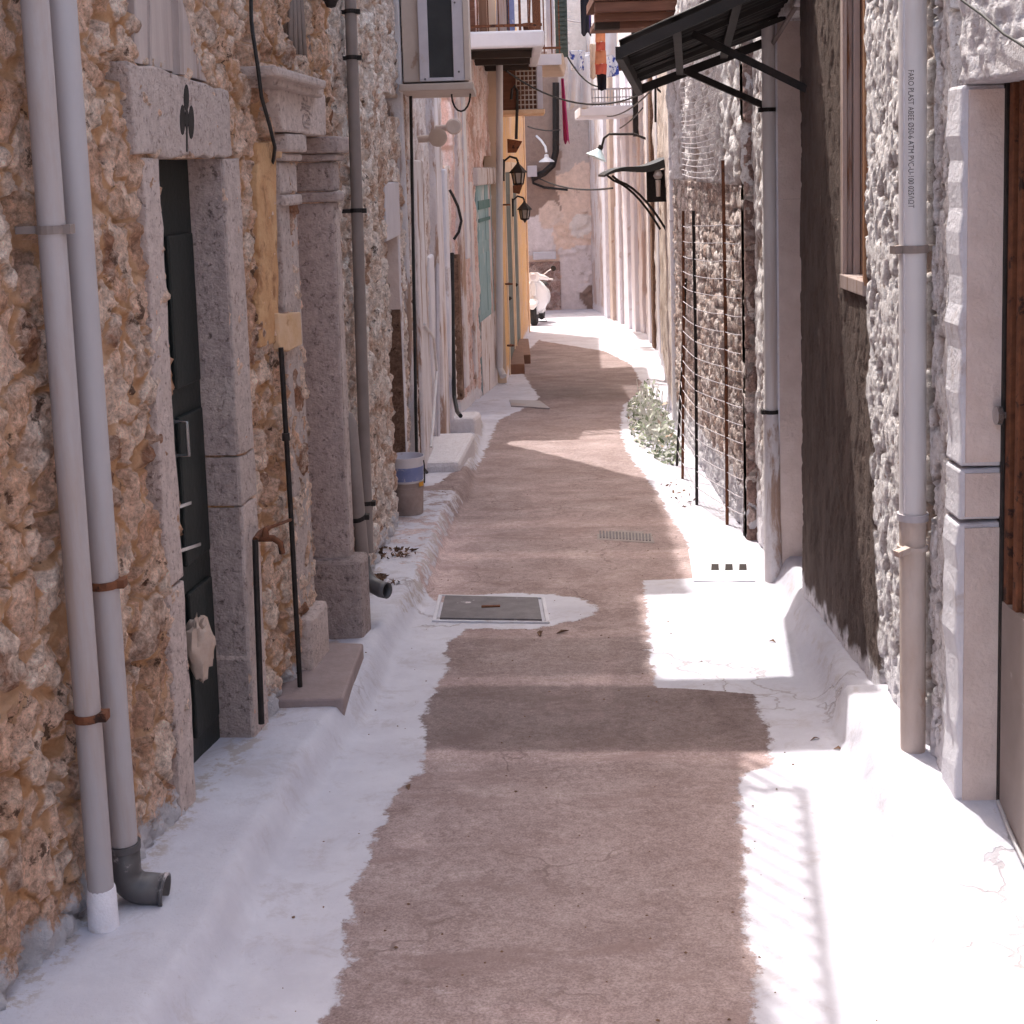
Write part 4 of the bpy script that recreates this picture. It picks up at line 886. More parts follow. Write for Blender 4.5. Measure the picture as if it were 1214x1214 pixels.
c = v3(D(614, 224, 19.8)); MB().hexa([(c.x-.07, 19.75, c.z-.05), (c.x+.02, 19.75, c.z-.07), (c.x+.02, 19.85, c.z-.07), (c.x-.07, 19.85, c.z-.05), (c.x-.07, 19.75, c.z+.05), (c.x+.07, 19.75, c.z+.06), (c.x+.07, 19.85, c.z+.06), (c.x-.07, 19.85, c.z+.05)]).build('lower_plate', M['rust'], t, bevel=.006)
# ---- grille window cage on a sill
Yc = 19.45; a, b_ = D(613, 130, Yc), D(640, 78, Yc)
t = thing('window_grille', 'rusty wire grille window box on a sill, under the white balcony', 'window grille', (a[0], Yc, a[2]))
mb = MB(); mb.box(-.2, b_[0], Yc+.06, Yc+.7, a[2], b_[2]); mb.build('box', M['rustpaint'], t)
mb = MB()
for k in range(6): x = a[0]+(b_[0]-.05-a[0])*k/5; mb.bar((x, Yc, a[2]), (x, Yc, b_[2]), .014)
for k in range(10): z = a[2]+(b_[2]-a[2])*k/9; mb.bar((a[0], Yc-.012, z), (b_[0]-.05, Yc-.012, z), .014)
mb.build('grille', M['frameb'], t)
mb = MB(); mb.box(b_[0]-.045, b_[0]+.03, Yc-.03, Yc+.055, a[2], b_[2]); mb.build('post', M['frame'], t)
s0, s1 = D(605, 136, Yc), D(646, 131, Yc); mb = MB(); mb.box(-.3, s1[0], Yc-.06, Yc+.75, s0[2], s0[2]+.06); mb.build('sill', M['ochrel'], t, bevel=.008)
cable('cable_loop', 'black cable curled over the ochre wall beside the grille window', [v3(D(x, y, 19.3)) for x, y in ((606, 118), (607, 106), (610, 102), (613, 107), (613, 130), (612, 165))], .02)
# ---- white balcony with dark soffit
Y0, Y1 = 16.0, 20.0
a, b_ = D(540, 58, Y0), D(645, 35, Y0)
t = thing('balcony', 'white faced balcony with a dark underside, over the lane on the left', 'balcony', (-.6, Y0, a[2]))
sx = b_[0]
mb = MB(); mb.box(-.75, sx, Y0, Y0+.14, a[2], b_[2]); mb.box(sx-.12, sx, Y0+.142, Y1, a[2]+.02, b_[2]-.01); mb.build('edge', M['slab'], t, bevel=.025)
mb = MB(); mb.box(-.72, sx-.122, Y0+.142, Y1, a[2]+.03, b_[2]-.05); mb.build('deck', M['soffit'], t)
for k in range(4): MB().box(-.7, sx-.13, Y0+.8+k*1.05, Y0+.92+k*1.05, a[2]-.05, a[2]+.028).build('joist', M['soffit'], t)
r = MB(); zt = b_[2]
for k in range(9): x = -.5+(sx+.46)*k/8; r.bar((x, Y0+.06, zt), (x, Y0+.06, zt+.95), .016)
r.bar((-.6, Y0+.06, zt+.06), (sx-.02, Y0+.06, zt+.06), .03); r.bar((-.6, Y0+.06, zt+.95), (sx-.02, Y0+.06, zt+.95), .035); r.bar((sx-.04, Y0+.06, zt+.95), (sx-.04, Y1, zt+.95), .03)
for k in range(1, 24): y = Y0+(Y1-Y0)*k/24; r.bar((sx-.04, y, zt), (sx-.04, y, zt+.95), .014)
r.build('railing', M['rust'], t)
for i, (px, py0, w_, mt_, lb) in enumerate(((553, -40, 8, 'rustpaint', 'rust brown sheet leaning inside the white balcony railing'), (568, -40, 7, 'woodb', 'brown board leaning inside the white balcony railing'), (601, -40, 7, 'bluel', 'blue board standing on the white balcony'), (592, -40, 8, 'woodw', 'pale board standing on the white balcony'))):
    p, q_ = D(px, 33, Y0+.35), D(px+w_, -50, Y0+.35); m2 = MB(); m2.box(p[0], q_[0], Y0+.3, Y0+.36, zt-.045, q_[2]); tag(m2.build('board', M[mt_], None), lb, 'board', 'boards on the balcony')
cx, cz = D(627, 18, Y0+.4)[0], D(627, 34, Y0+.4)[2]
t2 = thing('plant_pot', 'small brown pot with a bare twig on the white balcony', 'pot', (cx, Y0+.4, zt-.05))
MB().lathe((cx, Y0+.4, zt-.05), [(0, 0), (.05, 0), (.075, .14), (.08, .16), (.06, .16)], 14).build('pot', M['rust'], t2, True)
MB().tube([(cx, Y0+.4, zt+.08), (cx+.02, Y0+.4, zt+.4), (cx-.03, Y0+.4, zt+.8)], .01, 6).build('stem', M['woodb'], t2)
# ---- tan balcony beyond with the dark shutter
Y0, Y1 = 20.2, 22.6; a, b_ = D(643, 79, Y0), D(668, 63, Y0)
t = thing('balcony', 'smaller tan balcony with a pale fascia beyond the white one', 'balcony', (0, Y0, a[2]))
mb = MB(); mb.hexa([(-.1, Y0, a[2]), (b_[0]-.05, Y0, a[2]), (b_[0]+.1, Y1, a[2]), (-.1, Y1, a[2]), (-.1, Y0, b_[2]), (b_[0], Y0, b_[2]), (b_[0]+.14, Y1, b_[2]), (-.1, Y1, b_[2])]); mb.build('slab', M['slabt'], t, bevel=.02)
mb = MB(); mb.box(-.1, b_[0]-.03, Y0-.03, Y0-.002, a[2]+.02, b_[2]-.01); mb.build('fascia', M['slab'], t)
zt = b_[2]; r = MB()
for k in range(6): x = .25+(b_[0]-.3)*k/5; r.bar((x, Y0+.05, zt), (x, Y0+.05, zt+.9), .018)
r.bar((.2, Y0+.05, zt+.9), (b_[0]-.03, Y0+.05, zt+.9), .03); r.bar((.2, Y0+.05, zt+.08), (b_[0]-.03, Y0+.05, zt+.08), .03); r.build('railing', M['rust'], t)
p, q_ = D(659, 60, 20.9), D(671, -40, 20.9)
t = thing('shutter', 'tall dark green shutter standing open on the tan balcony', 'shutter', (p[0], 20.9, zt))
mb = MB(); mb.box(p[0], q_[0], 20.88, 20.94, zt, zt+1.6); mb.build('leaf', M['green'], t)
mb = MB()
for k in range(24): mb.box(p[0]+.02, q_[0]-.02, 20.865, 20.88, zt+.06+k*.064, zt+.10+k*.064)
mb.build('louvres', M['green'], t)
p, q_ = D(648, 40, 20.7), D(655, -40, 20.7); tag(MB().box(p[0], q_[0], 20.68, 20.72, zt, zt+1.5).build('door_leaf', M['frame'], None), 'pale lavender door leaf beside the dark shutter on the tan balcony', 'door')
# ================================================================== RIGHT: near house (white door surround, rough plaster, dark render)
hr = thing('plastered_house', 'rough plastered house at the near right with a rust brown door', 'house', (1.4, 4.44, 0))
def R1(px, py, off): return v3(WR1.W(px, py, off))
def stucco_r(wl, seed):
    base = stucco(wl, seed, .020, 44, .038, .03)
    def base(U, Zv):
        a = fbm(U*60, Zv*48, seed, 4, .62); p = sstep(.545, .60, fbm(U*24, Zv*12, seed+9, 5, .66)); c = fbm(U*4, Zv*3, seed+6, 3)
        h = .007*sstep(.34, .50, a)-.026*p+.026*(c-.5)
        return h, {'pit': p, 'rnd': c, 'up': above(wl, U, Zv), 'mort': a}
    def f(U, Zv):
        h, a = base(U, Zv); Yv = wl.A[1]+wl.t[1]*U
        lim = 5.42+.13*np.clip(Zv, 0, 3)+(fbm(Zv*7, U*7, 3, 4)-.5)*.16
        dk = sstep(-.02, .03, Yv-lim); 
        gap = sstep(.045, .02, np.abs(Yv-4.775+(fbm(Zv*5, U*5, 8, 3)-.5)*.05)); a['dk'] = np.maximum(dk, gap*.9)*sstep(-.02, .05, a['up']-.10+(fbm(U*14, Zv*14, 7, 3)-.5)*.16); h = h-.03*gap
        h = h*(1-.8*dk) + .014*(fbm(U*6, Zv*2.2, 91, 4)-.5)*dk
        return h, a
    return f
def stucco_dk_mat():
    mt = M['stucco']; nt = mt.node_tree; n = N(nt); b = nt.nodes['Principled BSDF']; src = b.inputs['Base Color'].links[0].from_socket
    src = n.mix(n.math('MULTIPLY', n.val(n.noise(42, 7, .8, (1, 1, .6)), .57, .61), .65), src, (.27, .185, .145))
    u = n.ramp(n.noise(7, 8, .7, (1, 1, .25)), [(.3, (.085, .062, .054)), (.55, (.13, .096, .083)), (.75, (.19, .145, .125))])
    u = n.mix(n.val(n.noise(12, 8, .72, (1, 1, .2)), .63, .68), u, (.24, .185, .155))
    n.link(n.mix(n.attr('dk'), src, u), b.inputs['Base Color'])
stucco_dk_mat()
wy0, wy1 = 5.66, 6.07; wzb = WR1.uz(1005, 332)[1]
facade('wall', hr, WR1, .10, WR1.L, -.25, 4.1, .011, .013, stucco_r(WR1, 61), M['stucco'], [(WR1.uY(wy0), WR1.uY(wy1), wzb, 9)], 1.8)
facade('wall', hr, WR1, .0, WR1.L, 4.102, 4.8, .08, .08, stucco(WR1, 62, .02, 26), M['whitegrit'], (), 1.8)
zd = WR0.uz(1160, 97)[1]
zdoor = lane(0, 4.4).item()+.08
facade('wall', hr, WR0, WR0.uY(3.1), WR0.L, zd, 4.3, .014, .014, stucco(WR0, 63, .016, 34, .0, .02), M['whitegrit'], (), 1.8)
facade('wall', hr, WR0, 0, WR0.uY(3.1)-.002, -.1, 4.4, .08, .08, stucco(WR0, 64, .02, 26), M['whitegrit'], (), 1.8)
facade('wall', hr, WR0, WR0.uY(3.1), WR0.L, 4.302, 4.8, .08, .08, stucco(WR0, 65, .02, 26), M['whitegrit'], (), 1.8)
# window with bleached mouldings in the dark render
wn = MB(); WR1.block(wn, WR1.uY(wy0)-.02, WR1.uY(wy1)+.02, wzb-.02, 4.1, -.135, -.12); w_ = wn.build('window', M['dark'], hr)
u1 = WR1.uY(wy1)
for k, (o0, o1, du_, mm) in enumerate(((-.118, -.09, .075, 'woodw'), (-.09, -.066, .055, 'woodb'), (-.066, -.036, .035, 'woodw'), (-.036, -.012, .018, 'woodw'), (-.012, .008, .03, 'woodw'))):
    mb = MB(); WR1.block(mb, u1-du_, u1+.004*k, wzb+.0, 4.09, o0+.001, o1-.001); mb.build('moulding', M[mm], w_, bevel=.003)
mb = MB(); WR1.block(mb, WR1.uY(wy0)-.0, WR1.uY(wy0)+.012, wzb, 4.09, -.1, .012); mb.build('outer_frame', M['rustwood'], w_, bevel=.003)
mb = MB(); WR1.block(mb, WR1.uY(wy0), u1, wzb-.04, wzb+.02, -.118, .015); mb.build('sill', M['woodw'], w_, bevel=.004)
# door surround blocks with reveal plates tinted for shade
xo, xi = 1.385, 1.525
cuts = [-.2, WR1.uz(1150, 626)[1], WR1.uz(1150, 560)[1], zd]
for z0, z1 in zip(cuts[:-1], cuts[1:]):
    mb = MB(); e = .004
    ol = jag([(xo, z0+.004), (xi, z0+.004), (xi, z1-.004), (xo, z1-.004)], a=.008); mb.prism([(x, 4.40, z) for x, z in ol], [(x, 4.545, z) for x, z in ol])
    jb = mb.build('door_jamb', M['white'], hr, bevel=.010)
    mb = MB(); mb.box(xo+.02, xi-.012, 4.391, 4.399, z0+.018, z1-.018); mb.build('reveal', M['pink'], jb)
mb = MB(); mb.box(1.402, 1.60, 3.1, 4.45, zd-.002, zd+.10)
pr = MB()
nn_ = 10; fr = []; 
for k in range(nn_+1): t = k/nn_; fr.append((xo-.006, 4.80-1.6*t, zd+.012*math.sin(t*3)))
mb.build('lintel', M['whitegrit'], hr, bevel=.012)
dr = MB().box(1.535, 1.575, 3.0, 4.52, zdoor-.2, zd+.02).build('door', M['woodb'], hr)
mb = MB()
for y in (4.34, 4.26, 4.12, 3.9, 3.6): mb.box(1.515, 1.534, y-.018, y+.018, zdoor, zd)
mb.build('door_bar', M['rust'], dr, bevel=.003)
mb = MB(); mb.box(1.512, 1.534, 4.37, 4.399, zdoor-.06, zd); mb.build('door_frame', M['iron'], dr, bevel=.003)
mb = MB(); mb.box(1.512, 1.534, 3.0, 4.36, zdoor-.2, WR0.uz(1200, 760)[1]); mb.build('door_panel', M['pvcb'], dr)
mb = MB(); hp = v3((1.50, 4.36, WR0.uz(1203, 520)[1])); mb.lathe(tuple(hp), [(0, -.02), (.03, -.015), (.03, .0), (.012, .01), (.012, .03)], 14, 'x'); mb.build('handle', M['chrome'], dr, True)
# printed plastic pipe
pc = Vector((1.325, 4.76, 0)); zj = float(D(1082, 612, 4.76)[2]); zt = 4.6; zb0 = gz(pc.x, pc.y)-.05
pj = v3(D(1082, 612, 4.76)); pjt = v3(D(1082, -10, 4.76)); d = (pjt-pj)/(pjt.z-pj.z); top = pj+d*(zt-pj.z)
t = thing('drainpipe', 'pale grey plastic pipe printed with black lettering, on the rough white plaster', 'drainpipe', tuple(pj), 'drainpipes')
ppo = MB().tube([top, pj-d*.02], .045, 28).build('pipe', M['pvcl'], t, True)
rb = MB(); sd_ = Vector((-.80, -.60, 0)); rb.tube([top+sd_*.0455, pj+sd_*.0455], .004, 8); rb.build('highlight_ridge', M['white'], ppo, True)  # raised ridge coloured white for the highlight down the pipe
cz_ = float(D(1082, 295, 4.76)[2]); cp = pj+d*(cz_-pj.z); c = MB(); c.tube([cp-Vector((0, 0, .013)), cp+Vector((0, 0, .013))], .051, 24); c.bar(cp+Vector((-.05, -.02, 0)), cp+Vector((-.075, -.03, 0)), .03, .026); c.bar(cp, cp+Vector((.1, .03, 0)), .02, .02); c.build('clamp', M['pvcb'], t)
lt = MB(); a, b_ = pj, Vector((pj.x+.005, pj.y, zb0)); lt.tube([a-Vector((0, 0, .0)), a-Vector((0, 0, .08)), b_+Vector((0, 0, .0))], [.046, .044, .042], 24); lt.build('cement_pipe', M['rustpipe'], t, True)
MB().tube([a+Vector((0, 0, .012)), a-Vector((0, 0, .012))], .053, 20).build('joint', M['frame'], t, True); c = MB(); c.tube([a-Vector((0, 0, .10)), a-Vector((0, 0, .115))], .052, 20); c.bar(a+Vector((-.03, -.055, -.10)), a+Vector((-.075, -.075, -.11)), .028, .02); c.build('joint', M['rustpipe'], t, True)
cu = bpy.data.curves.new('lettering', 'FONT'); cu.body = 'FARO PLAST ABEE Ø50-6 ATM PVC-U-100 025ΛΩΤ'; cu.size = .027; cu.extrude = .0003
tmp = bpy.data.objects.new('tmp', cu); COL.objects.link(tmp); bpy.context.view_layer.update()
tm = bpy.data.meshes.new_from_object(tmp.evaluated_get(bpy.context.evaluated_depsgraph_get())); bpy.data.objects.remove(tmp)
zA, zB = float(D(1082, 84, 4.76)[2]), float(D(1082, 246, 4.76)[2])
co = np.array([v.co[:] for v in tm.vertices]); wdt = co[:, 0].max()-co[:, 0].min(); s_ = (zA-zB)/wdt
nv = Vector((-.38, -.925, 0)).normalized(); rt = Vector((-nv.y, nv.x, 0))     # lettering runs down the pipe, tops to the right
if rt.x < 0: rt = -rt
bm = bmesh.new(); bm.from_mesh(tm)
for v in bm.verts:
    along = (v.co.x-co[:, 0].min())*s_; yv = (v.co.y-.009)*.95
    an = yv/.0455; z = zA-along; ctr = pj+d*(z-pj.z)
    v.co = ctr + (nv*math.cos(an)+rt*math.sin(an))*(.0454+v.co.z)
bm.to_mesh(tm); bm.free()
link_mesh('lettering', tm, M['ink'], ppo)
# gap with torn plaster right of the pipe
# cable at the lower right corner and thin wire on the upper wall
gp = [G(x, y, .03) for x, y in ((1183, 990), (1195, 1008), (1214, 1030), (1250, 1070))]
cable('ground_cable', 'grey cable lying at the foot of the rust brown door', [Vector((p[0], p[1], gz(p[0], p[1])+.015)) for p in gp], .007, 'pvc')
cable('wall_cable', 'thin dark wire slanting across the white plaster above the rust brown door', [v3(WR0.W(x, y, .03)) for x, y in ((1140, 0), (1165, 18), (1190, 40), (1214, 55), (1250, 80))], .004)
# ================================================================== RIGHT: doorway house beyond the dark render
h5 = thing('doorway_house', 'plain house with a tall pale doorway under the blackish tin canopy', 'house', (WR3.A[0], WR3.A[1], 0))
yr = 7.84; ur = WR3.uY(yr); ztd = 2.95
facade('wall', h5, WR3, 0.02, WR3.L, -.45, 4.2, .02, .02, stucco(WR3, 71, .014, 24, .02, .03), M['stucco'], [(.06, ur, -2, ztd)], 1.6)
facade('wall', h5, WR3, 0.02, WR3.L, 4.202, 4.6, .1, .1, stucco(WR3, 72, .014, 24), M['farw'], (), 1.6)
mb = MB(); WR3.block(mb, ur, ur+.20, -.4, ztd, -.13, .022); jb = mb.build('door_jamb', M['white'], h5, bevel=.008)
mb = MB(); WR3.block(mb, ur-.007, ur-.001, WR3.uz(935, 684)[1], 1.99, -.128, .012); mb.build('reveal', M['pink'], jb)  # reveal plate carries its shade as a pinker tint than the jamb
mb = MB(); WR3.block(mb, ur-.0075, ur-.001, 1.992, ztd-.01, -.128, .012); mb.build('reveal', M['pink'], jb)
mb = MB(); WR3.block(mb, .03, ur+.02, -1, ztd+.02, -.15, -.131); mb.build('door', M['woodb'], h5)
pd = run(WR3, (911, 60), (914.5, 490), .055)
tp_ = pipe('drainpipe', 'grey drainpipe between the pale doorway and the fenced stone wall', 'drainpipe', pd, .037, 'pvcl', [(on(pd, WR3, 488, 914.5, .055), nL(WR3), 'iron'), (on(pd, WR3, 130, 912, .055), nL(WR3), 'iron')], group='drainpipes')
MB().tube([pd[1]-Vector((0, 0, .0)), pd[1]-Vector((0, 0, .12)), Vector((pd[1].x+.01, pd[1].y, gz(pd[1].x, pd[1].y)-.05))], [.041, .046, .055], 18).build('painted_foot', M['whiteflk'], tp_, True)
# ---- blackish tin canopy
ca = [Vector(p) for p in ((.54, 6.80, 2.74), (.76, 8.20, 2.64), (1.53, 8.2, 2.90), (1.43, 6.72, 3.10))]   # outer near, outer far, wall far, wall near
t = thing('tin_canopy', 'blackish corrugated tin canopy on iron struts over the pale doorway', 'canopy', tuple(ca[3]))
nu_, nv_ = 110, 6; vs = []; fs = []
for j in range(nv_+1):
    for i in range(nu_+1):
        p = ca[0].lerp(ca[1], i/nu_).lerp(ca[3].lerp(ca[2], i/nu_), j/nv_); p.z += .011*math.sin(i*2*math.pi/6.1)+.03; vs.append(p)
for j in range(nv_):
    for i in range(nu_): a = j*(nu_+1)+i; fs.append((a, a+1, a+nu_+2, a+nu_+1))
mb = MB(); mb.add(vs, fs); sh = mb.build('sheet', M['tin'], t, True, fix=False); sh.modifiers.new('thick', 'SOLIDIFY').thickness = .003
fb_ = MB(); dn = Vector((0, 0, -.02))
fb_.bar(ca[0]+dn, ca[1]+dn, .035, .06); fb_.bar(ca[0]+dn, ca[3]+dn, .03, .05); fb_.bar(ca[1]+dn, ca[2]+dn, .03, .05)
for k in (.3, .62): fb_.bar(ca[0].lerp(ca[3], k)+dn*.6, ca[1].lerp(ca[2], k)+dn*.6, .04, .03)
for k in (.35, .7): fb_.bar(ca[0].lerp(ca[1], k)+dn*.3, ca[3].lerp(ca[2], k)+dn*.3, .03, .025)
fb_.build('frame', M['tin'], t)
MB().bar(ca[0].lerp(ca[1], .3)+dn*2.2-Vector((.02, 0, 0)), ca[0].lerp(ca[1], .3)+Vector((-.03, 0, .05)), .03, .03).build('fascia_block', M['woodb'], t)
for (pa, ya, pb) in (((812, 84), 8.0, (921, 132)), ((822, 40), 7.1, (957, 106))):
    a = v3(D(*pa, ya)); w_ = WR3 if pb[0] < 940 else WR1; b_ = v3(w_.W(*pb, -.01))
    MB().bar(a, b_, .035, .035).build('strut', M['iron'], t)
a, b_ = v3(D(946, 4, 7.3)), v3(D(914, 55, 7.9)); MB().tube([a, b_], .012, 8).build('tie_rod', M['pvcb'], t, True)
MB().lathe(tuple(a), [(0, -.02), (.02, -.01), (.02, .01), (0, .02)], 10).build('bolt', M['chrome'], t, True)
# ================================================================== RIGHT: stone wall and wire fence
sw = thing('stone_wall', 'rough grey brown stone wall behind the wire fence, splashed with limewash', 'wall', (WR4.A[0], WR4.A[1], 0))
def rub4(wl):
    f0 = rubble(wl, 81, .24, .105, .020, .4, .013, .22, .07)
    return f0
facade('masonry', sw, WR4, 0, WR4.L, -.55, 2.05, .02, .018, rub4(WR4), M['rub3'], (), 1.2)
facade('upper_wall', sw, WR4, .0, WR4.L, 2.052, 4.25, .03, .025, stucco(WR4, 82, .03, 16, .035, .07), M['stucco'], (), 1.2)
we = Wall((1.60, 8.945), (1.47, 8.945), 1); we.n = np.array([0., -1.])
facade('end_face', sw, Wall((1.468, 8.94), (1.60, 8.94), 1), .0, .13, -.5, 4.4, .012, .014, rubble(Wall((1.47, 8.94), (1.60, 8.94), 1), 83, .2, .15, .04), M['blockin'], (), .02)
ft = thing('wire_fence', 'rusty iron rods strung with pale wire in front of the rough stone wall', 'fence', tuple(G(826, 592, .05)))
rods = []
for i, (fx, fy, tx, ty) in enumerate(((883, 628, 882, 205), (862, 616, 857, 190), (826, 592, 822, 250), (809, 562, 810, 250), (796, 478, 813, 330))):
    f_ = v3(G(fx, fy, .04)) if i < 4 else Vector((1.36, 11.9, -.2)); tp_ = v3(D(tx, ty, f_.y+.02)); f_.z = gz(f_.x, f_.y)-.03
    MB().tube([f_, f_.lerp(tp_, .5)+Vector((.006, 0, 0)), tp_], .0115, 8).build('rod', M['rust'] if i % 2 else M['iron'], ft, True); rods.append((f_, tp_))
wires = MB()
order = [0, 1, 2, 3, 4]
for k in range(17):
    h_ = .16+k*.118
    for a, b_ in zip(order[:-1], order[1:]):
        pa, pb = rods[a], rods[b_]
        la = (h_)/(pa[1].z-pa[0].z); lb = (h_)/(pb[1].z-pb[0].z)
        if la > 1.02 or lb > 1.02: continue
        s_ = pa[0].lerp(pa[1], la); e_ = pb[0].lerp(pb[1], lb)
        wires.tube(catenary(s_, e_, .003+.008*random.random(), 5), .003, 6)
wires.build('wire_mesh', M['frame'], ft, True)
wires = MB()
for k in range(30):
    z = 2.1+k*.045; s_ = v3(WR4.P(1.0, z, .07)); e_ = v3(WR4.P(3.4, z+.02*random.random(), .07)); wires.tube(catenary(s_, e_, .02, 5), .004, 5)
wires.build('wire_lath', M['frame'], sw, True)
lp = G(790, 520, .0)
leaves('weed_clump', 'pale leafy weeds spilling from the foot of the fenced stone wall', 'weeds', (1.34, 13.7, gz(1.34, 13.7)), .20, 1.8, .55, 1000, .036, 9)
leaves('dead_leaves', 'scatter of brown leaves on the white lane edge below the weeds', 'leaves', (1.22, 10.6, gz(1.2, 10.6)), .12, .6, .02, 22, .022, 10, 'litter', 'stuff', False)
# ================================================================== RIGHT: farther houses
h6 = thing('tan_house', 'tan rendered house with the small hooded canopy, past the fenced wall on the right', 'house', (WR5.A[0], WR5.A[1], 0))
facade('wall', h6, WR5, 0, WR5.L, -1.1, 5.0, .06, .06, stucco(WR5, 91, .012, 14, .02, .05), M['tan'], (), 1.6)
def strip2(parent, wl, px0, px1, z0, z1, o1, mat, name, bev=.015):
    ua, ub = sorted((wl.uz(px0, 300, o1)[0], wl.uz(px1, 300, o1)[0])); mb = MB(); wl.block(mb, ua, ub, z0, z1, -.08, o1); return mb.build(name, M[mat], parent, bevel=bev)
pp = [Vector((1.62, 14.1, 5)), Vector((1.60, 14.1, D(799, 430, 14.1)[2]))]; x = D(798, 200, 14.1)[0]; pp = [Vector((x, 14.1, 5)), Vector((x, 14.1, -.5))]
pipe('drainpipe', 'pinkish downpipe at the far end of the fenced stone wall', 'drainpipe', pp, .042, 'tan', [((x, 14.1, D(799, y, 14.1)[2]), (0, -1, 0), 'frame') for y in (188, 262)], group='drainpipes')
x = D(787, 300, 20.6)[0]
pipe('drainpipe', 'white downpipe on the far corner of the tan house', 'drainpipe', [Vector((x, 20.6, 5)), Vector((x, 20.6, -.8))], .045, 'frame', [((x, 20.6, D(787, y, 20.6)[2]), (0, -1, 0), 'rust') for y in (290, 330)], group='drainpipes')
# hooded canopy with a bulb
a = v3(D(713, 208.5, 17.0)); b_ = v3(D(795, 192, 16.6)); xw = WR5.P(WR5.uY(17), 0)[0]
t = thing('hood_canopy', 'small dark canopy on curved brackets with a bare bulb, on the tan house', 'canopy', (xw, 17, b_.z))
up = []; dn_ = []
for i in range(13):
    k = i/12; x = a.x+(xw-a.x)*k; z = a.z+(b_.z-a.z)*(k**.8)+.025*math.sin(k*7); up.append((x, z+.012+.03*k)); dn_.append((x, z-.012-.05*k))
ol = up+dn_[::-1]; mb = MB(); mb.prism([(x, 16.5, z) for x, z in ol], [(x, 17.6, z) for x, z in ol]); mb.build('sheet', M['cable'], t)
for y in (16.65, 17.45):
    pts = [Vector((a.x+.1, y, a.z+.0))]
    for k in range(1, 9): q_ = k/8; pts.append(Vector((a.x+.1+(xw-a.x-.12)*q_, y, a.z-.05-.62*q_**1.8)))
    MB().tube(pts, .014, 8).build('bracket', M['iron'], t, True)
lb = v3(D(780, 208, 16.55)); MB().lathe(tuple(lb), [(0, -.05), (.04, -.035), (.055, 0), (.04, .04), (.02, .07), (.02, .12)], 16).build('bulb', M['glass'], t, True)
MB().tube([lb-Vector((0, 0, .05)), lb-Vector((0, 0, .24))], [.03, .024], 10).build('hanging_tube', M['frameb'], t, True)
mb = MB(); mb.box(lb.x-.1, xw, 16.8, 16.9, a.z-.32, a.z+.05); mb.build('back_plate', M['iron'], t)
h7 = thing('white_house', 'tall white flaking house at the far right under the long balcony', 'house', (WR6.A[0], WR6.A[1], 0))
facade('wall', h7, WR6, 0, WR6.L, -1.5, 5.9, .08, .08, stucco(WR6, 101, .012, 10, .02, .05), M['farw'], (), 1.6)
mb = MB(); mb.box(2.27, 2.9, 21.32, 21.38, -1.2, 5.8); mb.build('side_wall', M['farw'], h7)
for px, w_, mm in ((778, 2.5, 'white'), (771, 2, 'infill'), (767, 2, 'tan')): strip2(h7, WR6, px, px+w_, -1.4, 5.8, .05, mm, 'pilaster')
h8 = thing('white_house', 'bright white house with pilasters at the far end of the lane', 'house', (WR7.B[0], WR7.B[1], 0))
facade('wall', h8, WR7, 0, WR7.L, -1.8, 6.8, .1, .1, stucco(WR7, 111, .012, 8, .01, .05), M['farw'], (), 1.6)
for px0, px1, o1, mm in ((748, 752, .08, 'tan'), (739, 744, .12, 'white'), (731, 734, .08, 'white'), (722, 725, .10, 'frameb'), (714.5, 718, .14, 'white')): strip2(h8, WR7, px0, px1, -1.7, 4.4, o1, mm, 'pilaster')
mb = MB(); u_ = sorted((WR7.uz(739, 300)[0], WR7.uz(731, 300)[0])); WR7.block(mb, u_[0], u_[1], -1.6, 1.3, -.05, .03); mb.build('door', M['frame'], h8)
# long balcony with white railing
Yb = 27.8; a, b_ = D(688, 138, Yb), D(763, 124, Yb)
t = thing('balcony', 'long pale balcony with a white railing, over the far end of the lane', 'balcony', (b_[0], Yb, a[2]))
mb = MB(); mb.box(a[0], 2.75, Yb, Yb+2.2, a[2], b_[2]); mb.build('slab', M['slab'], t, bevel=.02)
zr = D(700, 106, Yb)[2]; r = MB(); r.bar((a[0], Yb+.05, zr), (2.7, Yb+.05, zr), .035); r.bar((a[0], Yb+.05, b_[2]+.06), (2.7, Yb+.05, b_[2]+.06), .03); r.bar((a[0], Yb+.05, (zr+b_[2])/2), (2.7, Yb+.05, (zr+b_[2])/2), .02)
for k in range(22): x = a[0]+(2.68-a[0])*k/21; r.bar((x, Yb+.05, b_[2]), (x, Yb+.05, zr), .02)
r.build('railing', M['pvc'], t)
mb = MB(); mb.box(2.45, 2.75, Yb-.02, Yb+.1, b_[2]-.6, 6.8); tag(mb.build('balcony_post', M['iron'], t), None)
# street lamp with pale cyan shade
hd = v3(D(708, 184, 25.5)); ws = v3(D(762, 163, 25.5)); up = v3(D(716, 164, 25.5))
t = thing('street_lamp', 'street lamp with a pale cyan cone shade on a bent black arm, far right', 'street lamp', tuple(hd))
MB().tube([ws+Vector((.12, 0, -.05)), ws, v3(D(752, 159, 25.5)), v3(D(722, 159, 25.5)), up, v3(D(713, 176, 25.5))], .022, 8).build('arm', M['iron'], t, True)
ax = (Vector((-.42, -.05, -.9))).normalized(); q_ = Vector((0, 0, 1)).rotation_difference(-ax)
mb = MB(); mb.lathe((0, 0, 0), [(.04, .12), (.06, .09), (.15, .0), (.20, -.05), (.19, -.052)], 24); mb.v = [tuple(q_ @ Vector(v)+hd) for v in mb.v]; mb.build('shade', M['enamelb'], t, True)
mb = MB(); mb.lathe((0, 0, 0), [(.0, .2), (.045, .18), (.05, .1)], 16); mb.v = [tuple(q_ @ Vector(v)+hd) for v in mb.v]; mb.build('socket', M['iron'], t, True)
